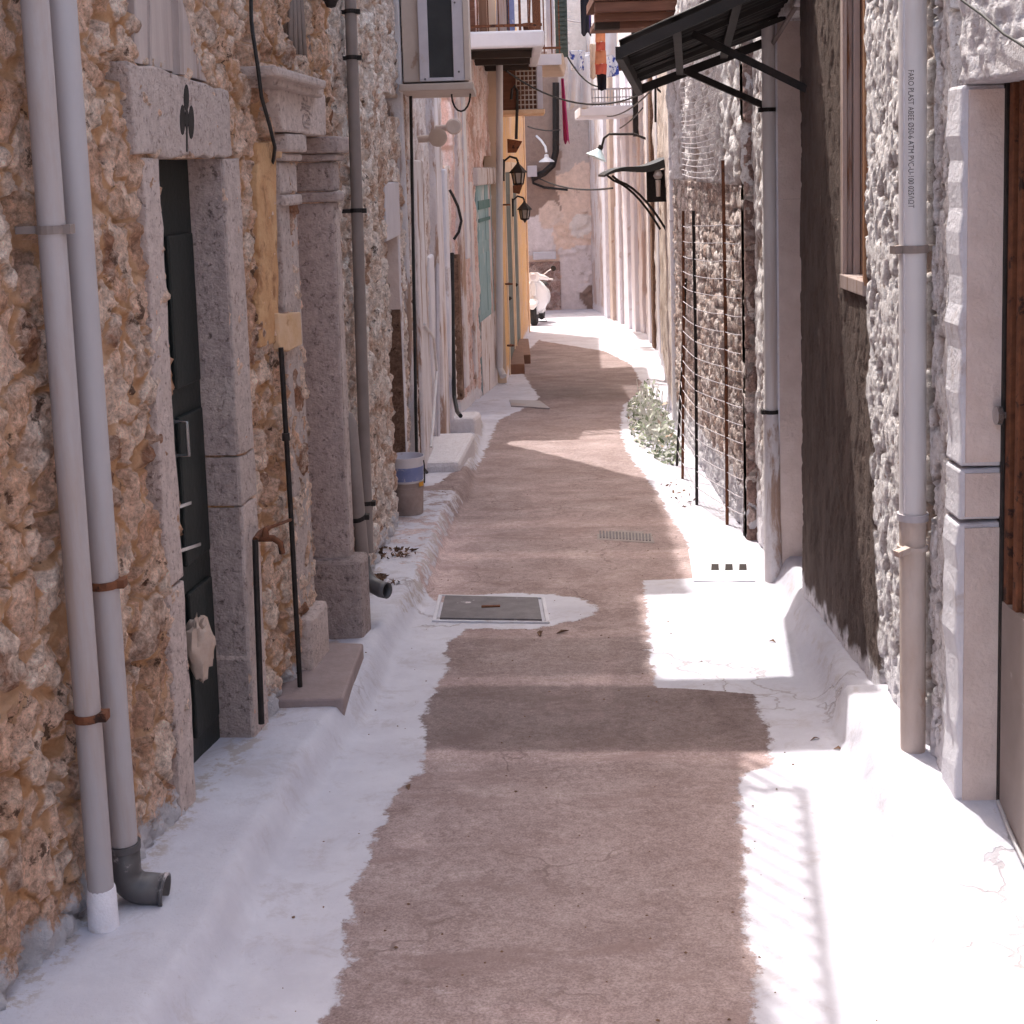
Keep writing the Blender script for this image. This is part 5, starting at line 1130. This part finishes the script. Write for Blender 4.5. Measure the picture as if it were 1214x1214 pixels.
# ================================================================== END of the lane
WE = Wall((-2.2, 37.0), (3.2, 37.0), 1); WE.n = np.array([0., -1.])
he = thing('end_house', 'patched peach and grey stone house closing the lane, with a walled-up doorway', 'house', (.5, 37, -1.46))
def pxg(U, Zv):
    X_ = WE.A[0]+U; d = np.stack([X_-CP[0], 37.0-CP[1]+0*X_, Zv-CP[2]], -1); zc_ = d@cF
    return 607+FPX*(d@cR)/zc_, PY-FPX*(d@cU)/zc_
def end_h(U, Zv):
    x, y = pxg(U, Zv); wob = (fbm(U*3, Zv*3, 5, 4)-.5)
    x = x+wob*16; y = y+(fbm(U*3+9, Zv*3, 6, 4)-.5)*16
    peach = np.array([.80, .62, .52]); lav = np.array([.78, .71, .715]); grey = np.array([.56, .47, .435]); brown = np.array([.33, .235, .195]); pale = np.array([.80, .73, .69])
    c = np.broadcast_to(peach, x.shape+(3,)).copy()
    def put(mask, col): c[:] = np.where(mask[..., None], np.broadcast_to(col, c.shape), c)
    put(y < 207-.35*(x-660), grey); put((x < 662) & (y < 255), brown); put((x < 656) & (y > 255) & (y < 300), lav)
    put((y > 248) & (x < 700) & (np.hypot((x-688)/16, (y-268)/12) < 1), pale); put(np.hypot((x-652)/12, (y-255)/14) < 1, np.array([.76, .61, .53]))
    put((y > 292) & (x > 662), lav); put(y > 345, lav*.95); put((y < 130) & (x > 668), grey*1.15); put((x > 703), np.array([.5, .33, .21])); put((x > 703) & (y > 290), grey)
    put(np.hypot((x-700)/9, (y-352)/14) < 1, brown); put(y < 60, pale)
    d_, r_ = stones(U, Zv, .42, .3, 7); st = ((y > 250) & (y < 300) & (x > 655)) | (np.hypot((x-700)/12, (y-345)/22) < 1)
    h = .02*wob + np.where(st, .05*sstep(.03, .25, d_), 0) + .03*(fbm(U*1.2, Zv*1.2, 15, 3)-.5)
    return h, {'col': c, 'rnd': r_}
mt, nt, b = newmat('patched end wall'); n = N(nt)
g = n.ramp(n.noise(6, 9, .72), [(.3, (.72, .70, .68)), (.7, (1.12, 1.12, 1.12))]); c = n.mix(.8, n.attrc('col'), g, 'MULTIPLY')
c = n.mix(n.math('MULTIPLY', n.val(n.noise(2.3, 9, .75), .58, .66), .55), c, (.30, .20, .155))
n.link(c, b.inputs['Base Color']); b.inputs['Roughness'].default_value = .9; n.bump(n.noise(14, 8, .7), .6, .03, b)
facade('wall', he, WE, 0, WE.L, -1.9, 6.9, .045, .045, end_h, mt, (), .8)
a, b_ = D(627, 372, 36.9), D(664, 310, 36.9)
facade('walled_up_doorway', he, WE, a[0]+2.2, b_[0]+2.2, -1.7, b_[2], .04, .04, rubble(WE, 121, .3, .24, .06), M['blockin'], (), .1, .06)
p, q_ = D(632, 308, 36.85), D(659, 298, 36.85); mb = MB(); mb.box(p[0], q_[0], 36.80, 36.90, p[2], q_[2]); mb.build('pale_lintel', M['white'], he, bevel=.02)
mb = MB(); p, q_ = D(703, 120, 36.8), D(712, -20, 36.8); mb.box(p[0], q_[0]+.1, 36.72, 36.92, p[2]-1.3, p[2]-.1); mb.build('brown_shutter', M['woodb'], he)
pts = [v3(D(x, y, 36.8)) for x, y in ((659, 98), (659, 180), (655, 196), (645, 205), (630, 212))]
pipe('drainpipe', 'black drainpipe bending across the upper left of the end house', 'drainpipe', pts[::-1], .085, 'iron', group='drainpipes')
hd = v3(D(648, 190, 36.3)); t = thing('street_lamp', 'round white enamel lamp on a branching pale arm, against the end house', 'street lamp', tuple(hd))
MB().lathe(tuple(hd), [(.0, .16), (.05, .14), (.06, .07), (.19, -.02), (.20, -.045), (.18, -.045), (.0, .02)], 24).build('shade', M['enamelw'], t, True)
MB().tube([hd+Vector((0, .0, .2)), hd+Vector((-.02, .05, .34)), hd+Vector((-.12, .2, .5)), hd+Vector((-.22, .62, .62))], .03, 8).build('arm', M['enamelw'], t, True)
p = v3(D(631, 203, 36.6)); mb = MB(); mb.box(p.x-.12, p.x+.12, 36.5, 36.94, p.z-.14, p.z+.14); o = thing('meter_box', 'small lavender grey electric box low beside the round lamp on the end house', 'electric box', tuple(p)); mb.build('box', M['frame'], o, bevel=.01)
MB().tube([p+Vector((0, 0, -.14)), p+Vector((.02, .2, -.3)), p+Vector((.3, .3, -.42)), p+Vector((.9, .3, -.5))], .03, 8).build('cable', M['cable'], o, True)
# left closing of the little square, and a body of houses behind
WS = Wall((-2.2, 29.0), (-2.2, 37.0), 1)
hs = thing('square_house', 'pale house on the hidden side of the little square behind the ochre house', 'house', (-2.2, 29, -1))
facade('wall', hs, WS, 0, WS.L, -1.9, 4.2, .25, .25, stucco(WS, 131, .01, 6), M['far'], (), .8)
# ================================================================== ACROSS the lane: rust canopy, laundry, wires
Yk = 13.4; a, b_ = D(706, 36, Yk), D(812, -20, Yk)
t = thing('plank_canopy', 'rust brown planked canopy jutting over the lane at the top, right of centre', 'canopy', (b_[0], Yk, a[2]))
z0 = a[2]; mb = MB(); rows = [(0, 14), (15, 25), (26, 38)]
for (p0, p1), dx, yy in zip(((0, 13), (13.6, 24), (24.6, 33)), (0, .0, .02), (Yk, Yk+.10, Yk+.22)):
    zt, zb_ = D(760, p0, yy)[2], D(760, p1, yy)[2]
    mb = MB(); mb.box(a[0]+dx, 1.72, yy, yy+.08, zb_, zt-.004); mb.build('plank', M['rustpaint'], t, bevel=.006)
mb = MB(); mb.box(a[0]-.01, 1.72, Yk-.02, Yk+1.2, D(760, 0, Yk)[2]+.002, D(760, -12, Yk)[2]); mb.build('roof', M['rustpaint'], t)
mb = MB(); mb.box(a[0]+.02, 1.72, Yk+.31, Yk+1.2, D(760, 24, Yk)[2], D(760, 18, Yk)[2]); mb.build('soffit', M['rustpaint'], t)
mb = MB(); mb.box(a[0]+.01, a[0]+.24, Yk+.2, Yk+.34, D(760, 33, Yk+.2)[2], D(760, 24, Yk+.2)[2]); mb.build('beam_end', M['soffit'], t)
def cloth(name, label, px0, px1, py0, py1, Yc, mat, narrow=1.0, folds=3, amp=.05, seed=1, parent=None, lean=0.0):
    nu_, nv_ = 26, 22; vs = []; fs = []; r = random.Random(seed); ph = r.uniform(0, 6)
    A = D(px0, py0, Yc); B = D(px1, py0, Yc); zb_ = D((px0+px1)/2, py1, Yc)[2]
    for j in range(nv_+1):
        k = j/nv_; wn = 1+(narrow-1)*k; cx = (A[0]+B[0])/2
        for i in range(nu_+1):
            q_ = i/nu_-.5
            vs.append((cx+(B[0]-A[0])*q_*wn+lean*k, Yc+amp*(.25+.75*k)*math.sin(q_*folds*6.28+ph+k*1.1), A[2]+(zb_-A[2])*k*(1+.03*math.sin(q_*9+ph))))
    for j in range(nv_):
        for i in range(nu_): s = j*(nu_+1)+i; fs.append((s, s+1, s+nu_+2, s+nu_+1))
    mb = MB(); mb.add(vs, fs); o = mb.build(name, M[mat], parent, True, fix=False); sd = o.modifiers.new('thick', 'SOLIDIFY'); sd.thickness = .006
    if parent is None: tag(o, label, 'laundry')
    return o
lz = D(700, 104, 26)[2]
cloth('sheet', 'white sheet hanging on the left of the washing under the tan balcony', 673, 698, 66, 128, 25.6, 'sheet', 1.15, 2, .08, 2)
cloth('sheet', 'small blue printed cloth at the top left of the washing', 675, 694, 60, 84, 25.2, 'print', .75, 2, .05, 3)
cloth('sheet', 'blue flowered cloth hanging behind the orange towel', 692, 733, 62, 92, 25.9, 'print', 1.0, 3, .06, 4)
cloth('sheet', 'pale towel hanging behind the orange towel', 717, 731, 30, 66, 24.6, 'sheet', 1.0, 1, .03, 6)
tw = thing('towel', 'long orange towel with red bands hanging below the rust brown canopy', 'laundry', tuple(D(712, 30, 23)))
cloth('upper_cloth', '', 706, 717, 28, 50, 23, 'clorange', 1.05, 1, .05, 5, tw); cloth('red_band', '', 706.5, 717.5, 50, 60, 22.98, 'clred', 1.02, 1, .05, 5, tw)
cloth('middle_cloth', '', 706, 718, 60, 76, 22.99, 'clorange', 1.15, 1, .05, 5, tw); cloth('lower_band', '', 705.5, 719.5, 76, 88, 22.97, 'clred', .9, 1, .05, 5, tw)
cloth('shirt', 'dark blue grey garment hanging below the orange towel', 707, 719, 84, 107, 23.1, 'clnavy', .8, 1, .05, 8)
cloth('cloth', 'cream cloth hanging just left of the orange towel', 699, 708, 52, 93, 23.6, 'clcream', 1.0, 1, .05, 9)
cloth('garment', 'black and violet garment hanging at the top centre', 687, 700, -30, 41, 22.4, 'clnavy', .9, 1, .05, 10)
cloth('scarf', 'long narrow magenta cloth hanging under the tan balcony', 665, 668, 93, 169, 22.3, 'clpink', 2.3, 1, .03, 11, lean=.04)
cable('clothes_line', 'washing line stretched between the tan balcony and the rust brown canopy', catenary(v3(D(668, 64, 25.6)), v3(D(745, 60, 25.6)), .05), .012, 'frame', 'line')
cable('clothes_line', 'upper washing line carrying the orange towel', catenary(v3(D(672, 24, 23)), v3(D(760, 28, 23)), .04), .01, 'frame', 'line')
for (pa, ya, pb, yb, sg, lb, r_) in (((600, 84), 17.5, (778, 102), 20, .32, 'overhead black wire sagging from the white balcony to the tan house', .012),
    ((672, 66), 24, (712, 103), 23.5, .12, 'short black wire drooping beside the white washing', .014),
    ((626, 150), 33, (664, 154), 36.5, .05, 'thin black wire over the grey patch of the end house', .016),
    ((640, 212), 36.4, (726, 223), 26, .12, 'black wire from the meter box towards the far white house', .018),
    ((720, 138), 27.5, (775, 104), 20, .10, 'wire slanting up from the long balcony to the tan house', .012),
    ((735, 152), 27, (762, 128), 24, .03, 'short slanting wire beside the street lamp', .012)):
    cable('overhead_wire', lb, catenary(v3(D(*pa, ya)), v3(D(*pb, yb)), sg), r_, 'cable', 'wire')
cable('cable_loop', 'hooked black cable high on the tan house', [v3(D(x, y, 18)) for x, y in ((777, 97), (777, 145), (777, 100), (780, 106), (786, 111), (790, 108), (791, 102))], .014)
# far backdrop houses closing the view above the lane
for (x0, x1, Yd, z0, z1, mm, lb) in ((-3, 1.35, 39.5, -2, 9.2, 'far', 'pale upper house rising behind the end house on the left'), (1.4, 6, 39.2, -2, 9.0, 'farw', 'white upper house rising behind the end house on the right')):
    t = thing('upper_house', lb, 'house', ((x0+x1)/2, Yd, -1.5)); mb = MB(); mb.box(x0, x1, Yd, Yd+3, z0, z1); mb.build('wall', M['tan' if mm == 'far' else 'slab'], t)
    for k in range(2): mb = MB(); cx = x0+(x1-x0)*(.35+.4*k); mb.box(cx-.35, cx+.35, Yd-.03, Yd-.001, 7.0, 8.2); mb.build('window', M['green'], t)

# ================================================================== SCOOTER
sx, sy = D(633.5, 386, 31.0)[0], 31.0
sz = gz(sx, sy); U_ = 31.0/FPX
t = thing('scooter', 'white motor scooter parked nose towards the camera behind the ochre house corner', 'scooter', (sx, sy, sz))
def S(x, y, z): return (sx+x, sy+y, sz+z)
MB().lathe(S(0, 0, .24), [(.14, -.06), (.21, -.075), (.25, -.04), (.26, 0), (.25, .04), (.21, .075), (.14, .06)], 28, 'x').build('front_wheel', M['tyre'], t, True)
MB().lathe(S(0, 1.2, .24), [(.15, -.05), (.21, -.06), (.24, -.03), (.245, 0), (.24, .03), (.21, .06), (.15, .05)], 28, 'x').build('rear_wheel', M['tyre'], t, True)
MB().lathe(S(0, 0, .24), [(0, -.04), (.15, -.045), (.15, .045), (0, .04)], 20, 'x').build('front_hub', M['chrome'], t, True)
def shell(rows, name, mat, parent, seg=16):       # rows: (y, z, half width, half height)
    vs = []; fs = []
    for (y, z, w, h_) in rows:
        for k in range(seg): an = 2*math.pi*k/seg; c_, s_ = math.cos(an), math.sin(an); vs.append(S(w*math.copysign(abs(c_)**.75, c_), y, z+h_*math.copysign(abs(s_)**.75, s_)))
    for i in range(len(rows)-1):
        for k in range(seg): a = i*seg+k; b_ = i*seg+(k+1) % seg; fs.append((a, b_, b_+seg, a+seg))
    fs += [tuple(range(seg)), tuple(range((len(rows)-1)*seg, len(rows)*seg))]
    mb = MB(); mb.add(vs, fs); return mb.build(name, mat, parent, True)
shell([(-.27, .40, .05, .03), (-.22, .46, .10, .06), (-.05, .52, .12, .07), (.12, .50, .11, .07), (.2, .42, .06, .05)], 'mudguard', M['scoot'], t)
# leg shield: rounded plate curving back
vs = []; fs = []
prof = [(.28, .16), (.36, .23), (.50, .28), (.66, .29), (.80, .25), (.90, .17), (.96, .09)]
for (z, w) in prof:
    for k in range(13): q_ = k/12*2-1; vs.append(S(w*q_, .10+.17*abs(q_)**2.2+.10*(z-.6)-.05*(1-abs(q_)), z))
for i in range(len(prof)-1):
    for k in range(12): a = i*13+k; fs.append((a, a+1, a+14, a+13))
mb = MB(); mb.add(vs, fs); o = mb.build('leg_shield', M['scoot'], t, True, fix=False); o.modifiers.new('thick', 'SOLIDIFY').thickness = .03
shell([(.0, .78, .05, .14), (.06, .80, .07, .18)], 'horn_cover', M['scoot'], t)
shell([(.02, 1.04, .06, .05), (.05, 1.05, .13, .11), (.16, 1.05, .15, .10), (.3, 1.04, .10, .06)], 'handlebar_cover', M['scoot'], t)
MB().lathe(S(0, .04, 1.05), [(0, -.03), (.06, -.025), (.085, 0)], 22, 'y').build('headlamp', M['frame'], t, True)
for s_ in (-1, 1):
    MB().tube([S(s_*.10, .14, 1.05), S(s_*.24, .17, 1.02), S(s_*.30, .2, .99)], [.07, .05, .04], 10).build('bar_arm', M['scoot'], t, True)
    MB().tube([S(s_*.28, .2, 1.0), S(s_*.40, .24, .97)], .022, 10).build('grip', M['pvcl'], t, True)
    MB().tube([S(s_*.20, .2, 1.08), S(s_*.30, .22, 1.16), S(s_*.38, .22, 1.20)], .012, 8).build('mirror_stalk', M['chrome'], t, True)
    MB().lathe(S(s_*.42, .22, 1.215), [(0, -.015), (.055, -.01), (.06, .01), (0, .02)], 16, 'y').build('mirror', M['iron'], t, True)
    MB().tube([S(s_*.05, .02, .46), S(s_*.075, .0, .24)], .025, 8).build('fork', M['scoot'], t, True)
mb = MB(); mb.box(sx-.17, sx+.17, sy+.22, sy+.72, sz+.24, sz+.30); mb.build('footboard', M['scoot'], t, bevel=.02)
shell([(.66, .45, .12, .16), (.8, .52, .2, .22), (1.1, .54, .23, .22), (1.4, .52, .18, .16), (1.55, .5, .08, .08)], 'body', M['scoot'], t)
shell([(.68, .76, .10, .04), (.8, .79, .15, .06), (1.3, .80, .15, .06), (1.45, .78, .1, .04)], 'saddle', M['tyre'], t)
t.rotation_euler = (0, 0, math.radians(-9))
MB().tube([S(-.05, .55, .25), S(-.2, .6, .02), S(.2, .6, .02), S(.05, .55, .25)], .014, 8).build('stand', M['iron'], t, True)

# ================================================================== LANE FITTINGS
def flat(name, label, cat, pts, h_, mat, parts=()):
    P_ = [G(*p) for p in pts]; zz = [gz(p[0], p[1]) for p in P_]
    mb = MB(); mb.hexa([(p[0], p[1], z-.05) for p, z in zip(P_, zz)]+[(p[0], p[1], z+h_) for p, z in zip(P_, zz)])
    return P_, zz, mb
P_, zz, _ = flat('', '', '', ((512, 737), (652, 739), (646, 709), (520, 706)), .0, None)
zc_ = max(zz)+.012; t = thing('manhole_cover', 'dark square iron manhole cover in the white patch of the lane', 'manhole cover', (float(np.mean([p[0] for p in P_])), float(np.mean([p[1] for p in P_])), zc_))
cx, cy = np.mean([p[0] for p in P_]), np.mean([p[1] for p in P_])
def quad(f, z0, z1, mb): 
    q_ = [(cx+(p[0]-cx)*f, cy+(p[1]-cy)*f) for p in P_]; return mb.hexa([(x, y, gz(x, y)+z0) for x, y in q_]+[(x, y, gz(x, y)+z1) for x, y in q_])
fr = MB(); 
for i in range(4):
    a, b_ = P_[i], P_[(i+1) % 4]; f = .93; c_, d_ = [(cx+(p[0]-cx)*f, cy+(p[1]-cy)*f) for p in (b_, a)]
    q_ = [(a[0], a[1]), (b_[0], b_[1]), c_, d_]; fr.hexa([(x, y, gz(x, y)-.03) for x, y in q_]+[(x, y, gz(x, y)+.008) for x, y in q_])
fr.build('frame', M['white'], t, bevel=.004)
mb = MB(); quad(.87, -.03, .013, mb); pl = mb.build('plate', M['manhole'], t, bevel=.003)
mb = MB(); mb.box(cx-.05, cx+.05, cy-.012, cy+.012, gz(cx, cy)+.012, gz(cx, cy)+.02); mb.build('lifting_key', M['rust'], t)
dh = thing('drain_cover', 'limewashed drain slab with three small square holes, right side of the lane', 'drain cover', tuple(G(864, 674)))
a, b_ = G(812, 686), G(890, 650); mb = MB(); zt = gz(1.12, a[1]); 
c4 = [G(822, 690), G(896, 690), G(884, 654), G(816, 652)]; mb.hexa([(p[0], p[1], gz(p[0], p[1])-.05) for p in c4]+[(p[0], p[1], gz(p[0], p[1])+.010) for p in c4]); mb.build('slab', M['white'], dh, bevel=.006)
for px in (848, 864.5, 881):
    c4 = [G(px-5, 678), G(px+4.5, 678), G(px+4, 671), G(px-4.5, 671)]; mb = MB(); mb.hexa([(p[0], p[1], gz(p[0], p[1])-.02) for p in c4]+[(p[0], p[1], gz(p[0], p[1])+.013) for p in c4]); mb.build('hole', M['dark'], dh)  # solid dark plates stand in for the shade inside the openings
gt = thing('drain_grate', 'narrow iron drain grate set across the lane beyond the manhole', 'drain grate', tuple(G(740, 634)))
for k in range(16):
    px = 711+k*3.9; c4 = [G(px, 638+k*.25), G(px+2.2, 638+k*.25), G(px+1.6, 630+k*.25), G(px-.4, 630+k*.25)]
    mb = MB(); mb.hexa([(p[0], p[1], gz(p[0], p[1])-.03) for p in c4]+[(p[0], p[1], gz(p[0], p[1])+.006) for p in c4]); mb.build('slot', M['manhole'], gt)
c4 = [G(708, 640), G(776, 644), G(772, 631), G(708, 627)]; mb = MB(); mb.hexa([(p[0], p[1], gz(p[0], p[1])-.04) for p in c4]+[(p[0], p[1], gz(p[0], p[1])+.002) for p in c4]); mb.build('frame', pm('worn grate frame', (.26, .22, .215), (.36, .31, .30), 20), gt)
c4 = [G(606, 482), G(652, 485), G(640, 476), G(604, 475)]; mb = MB(); mb.hexa([(p[0], p[1], gz(p[0], p[1])-.04) for p in c4]+[(p[0], p[1], gz(p[0], p[1])+.012) for p in c4]); tag(mb.build('drain_plate', M['pvc'], None), 'grey metal drain plate flush with the lane by the pink house', 'drain plate')
# fallen leaves, bits of grit
fall = [((916, 762), .03), ((966, 878), .035), ((994, 890), .03), ((868, 838), .02), ((900, 842), .02), ((903, 852), .02), ((681, 987), .03), ((540, 955), .05), ((725, 703), .015), ((665, 795), .02), ((484, 935), .04), ((575, 940), .04), ((640, 700), .04), ((540, 664), .02), ((560, 672), .02), ((748, 748), .012), ((700, 690), .04), ((640, 752), .07), ((667, 750), .06), ((585, 955), .02), ((940, 1150), .02), ((455, 1010), .02), ((610, 1030), .02), ((770, 1080), .02), ((520, 1170), .025), ((830, 1140), .03), ((800, 1120), .03), ((760, 950), .02), ((620, 870), .03)]
for i, ((px, py), s) in enumerate(fall):
    if i in (0, 1, 2, 10, 17, 18):
        p = G(px, py); z = gz(p[0], p[1]); r = random.Random(i); an = r.uniform(0, 3); s *= .62; dx, dy = math.cos(an)*s, math.sin(an)*s
        mb = MB(); mb.add([(p[0]-dx, p[1]-dy, z+.004), (p[0]-dy*.35, p[1]+dx*.35, z+.012), (p[0]+dx, p[1]+dy, z+.006), (p[0]+dy*.35, p[1]-dx*.35, z+.018)], [(0, 1, 2, 3)])
        o = mb.build('dry_leaf', M['litter'], None); o.modifiers.new('thick', 'SOLIDIFY').thickness = .002
        tag(o, {0: 'curled dry leaf on the shaded white margin by the dark rendered wall', 1: 'dry leaf on the shaded white margin near the sunlit kerb', 2: 'thin dry leaf closest to the sunlit kerb end', 10: 'dry leaf at the edge of the left white margin', 17: 'dark leaf strip at the rim of the white patch below the manhole', 18: 'smaller dark leaf strip right of the other one below the manhole'}[i], 'leaf', 'fallen leaves')
vs = []; fs = []; r = random.Random(3)
for k in range(260):
    y = 2.6+8.5*r.random()**1.5; x = r.uniform(-.75, 1.0); z = gz(x, y); s = r.uniform(.002, .0065)
    b0 = len(vs); an = r.uniform(0, 6.28); 
    for j in range(4): vs.append((x+s*math.cos(an+j*1.57)*r.uniform(.6, 1.5), y+s*math.sin(an+j*1.57)*r.uniform(.6, 1.5), z+.003))
    vs.append((x, y, z+.003+s*.7)); fs += [(b0+j, b0+(j+1) % 4, b0+4) for j in range(4)]
mb = MB(); mb.add(vs, fs); tag(mb.build('grit', M['litter'], None), 'grit and crumbs scattered over the concrete lane', 'grit', kind='stuff')

# ================================================================== LIGHT
SUNV = Vector((-.22, .42, 1.0)).normalized()
el = math.asin(SUNV.z); az = math.atan2(SUNV.x, SUNV.y)
w = bpy.data.worlds.new('World'); scene.world = w; w.use_nodes = True; nt = w.node_tree
sky = nt.nodes.new('ShaderNodeTexSky'); sky.sky_type = 'NISHITA'; sky.sun_disc = False
sky.sun_elevation = el; sky.sun_rotation = az; sky.air_density = 1.4; sky.dust_density = 6.0; sky.ozone_density = .8
nt.links.new(sky.outputs[0], nt.nodes['Background'].inputs[0]); nt.nodes['Background'].inputs[1].default_value = .15
L = bpy.data.lights.new('sun', 'SUN'); L.energy = 2.0; L.angle = math.radians(.53); L.color = (1.0, .965, .92)
lo_ = bpy.data.objects.new('sun', L); COL.objects.link(lo_); lo_.rotation_euler = (-SUNV).to_track_quat('-Z', 'Y').to_euler(); lo_.location = (0, 0, 20)
vs_ = scene.view_settings; vs_.view_transform = 'Standard'; vs_.look = 'None'; vs_.exposure = 1.42; vs_.gamma = 1.0; vs_.use_curve_mapping = False
scene.cycles.max_bounces = 8; scene.cycles.diffuse_bounces = 5; scene.cycles.use_adaptive_sampling = True; scene.cycles.adaptive_threshold = .025; scene.cycles.use_denoising = True
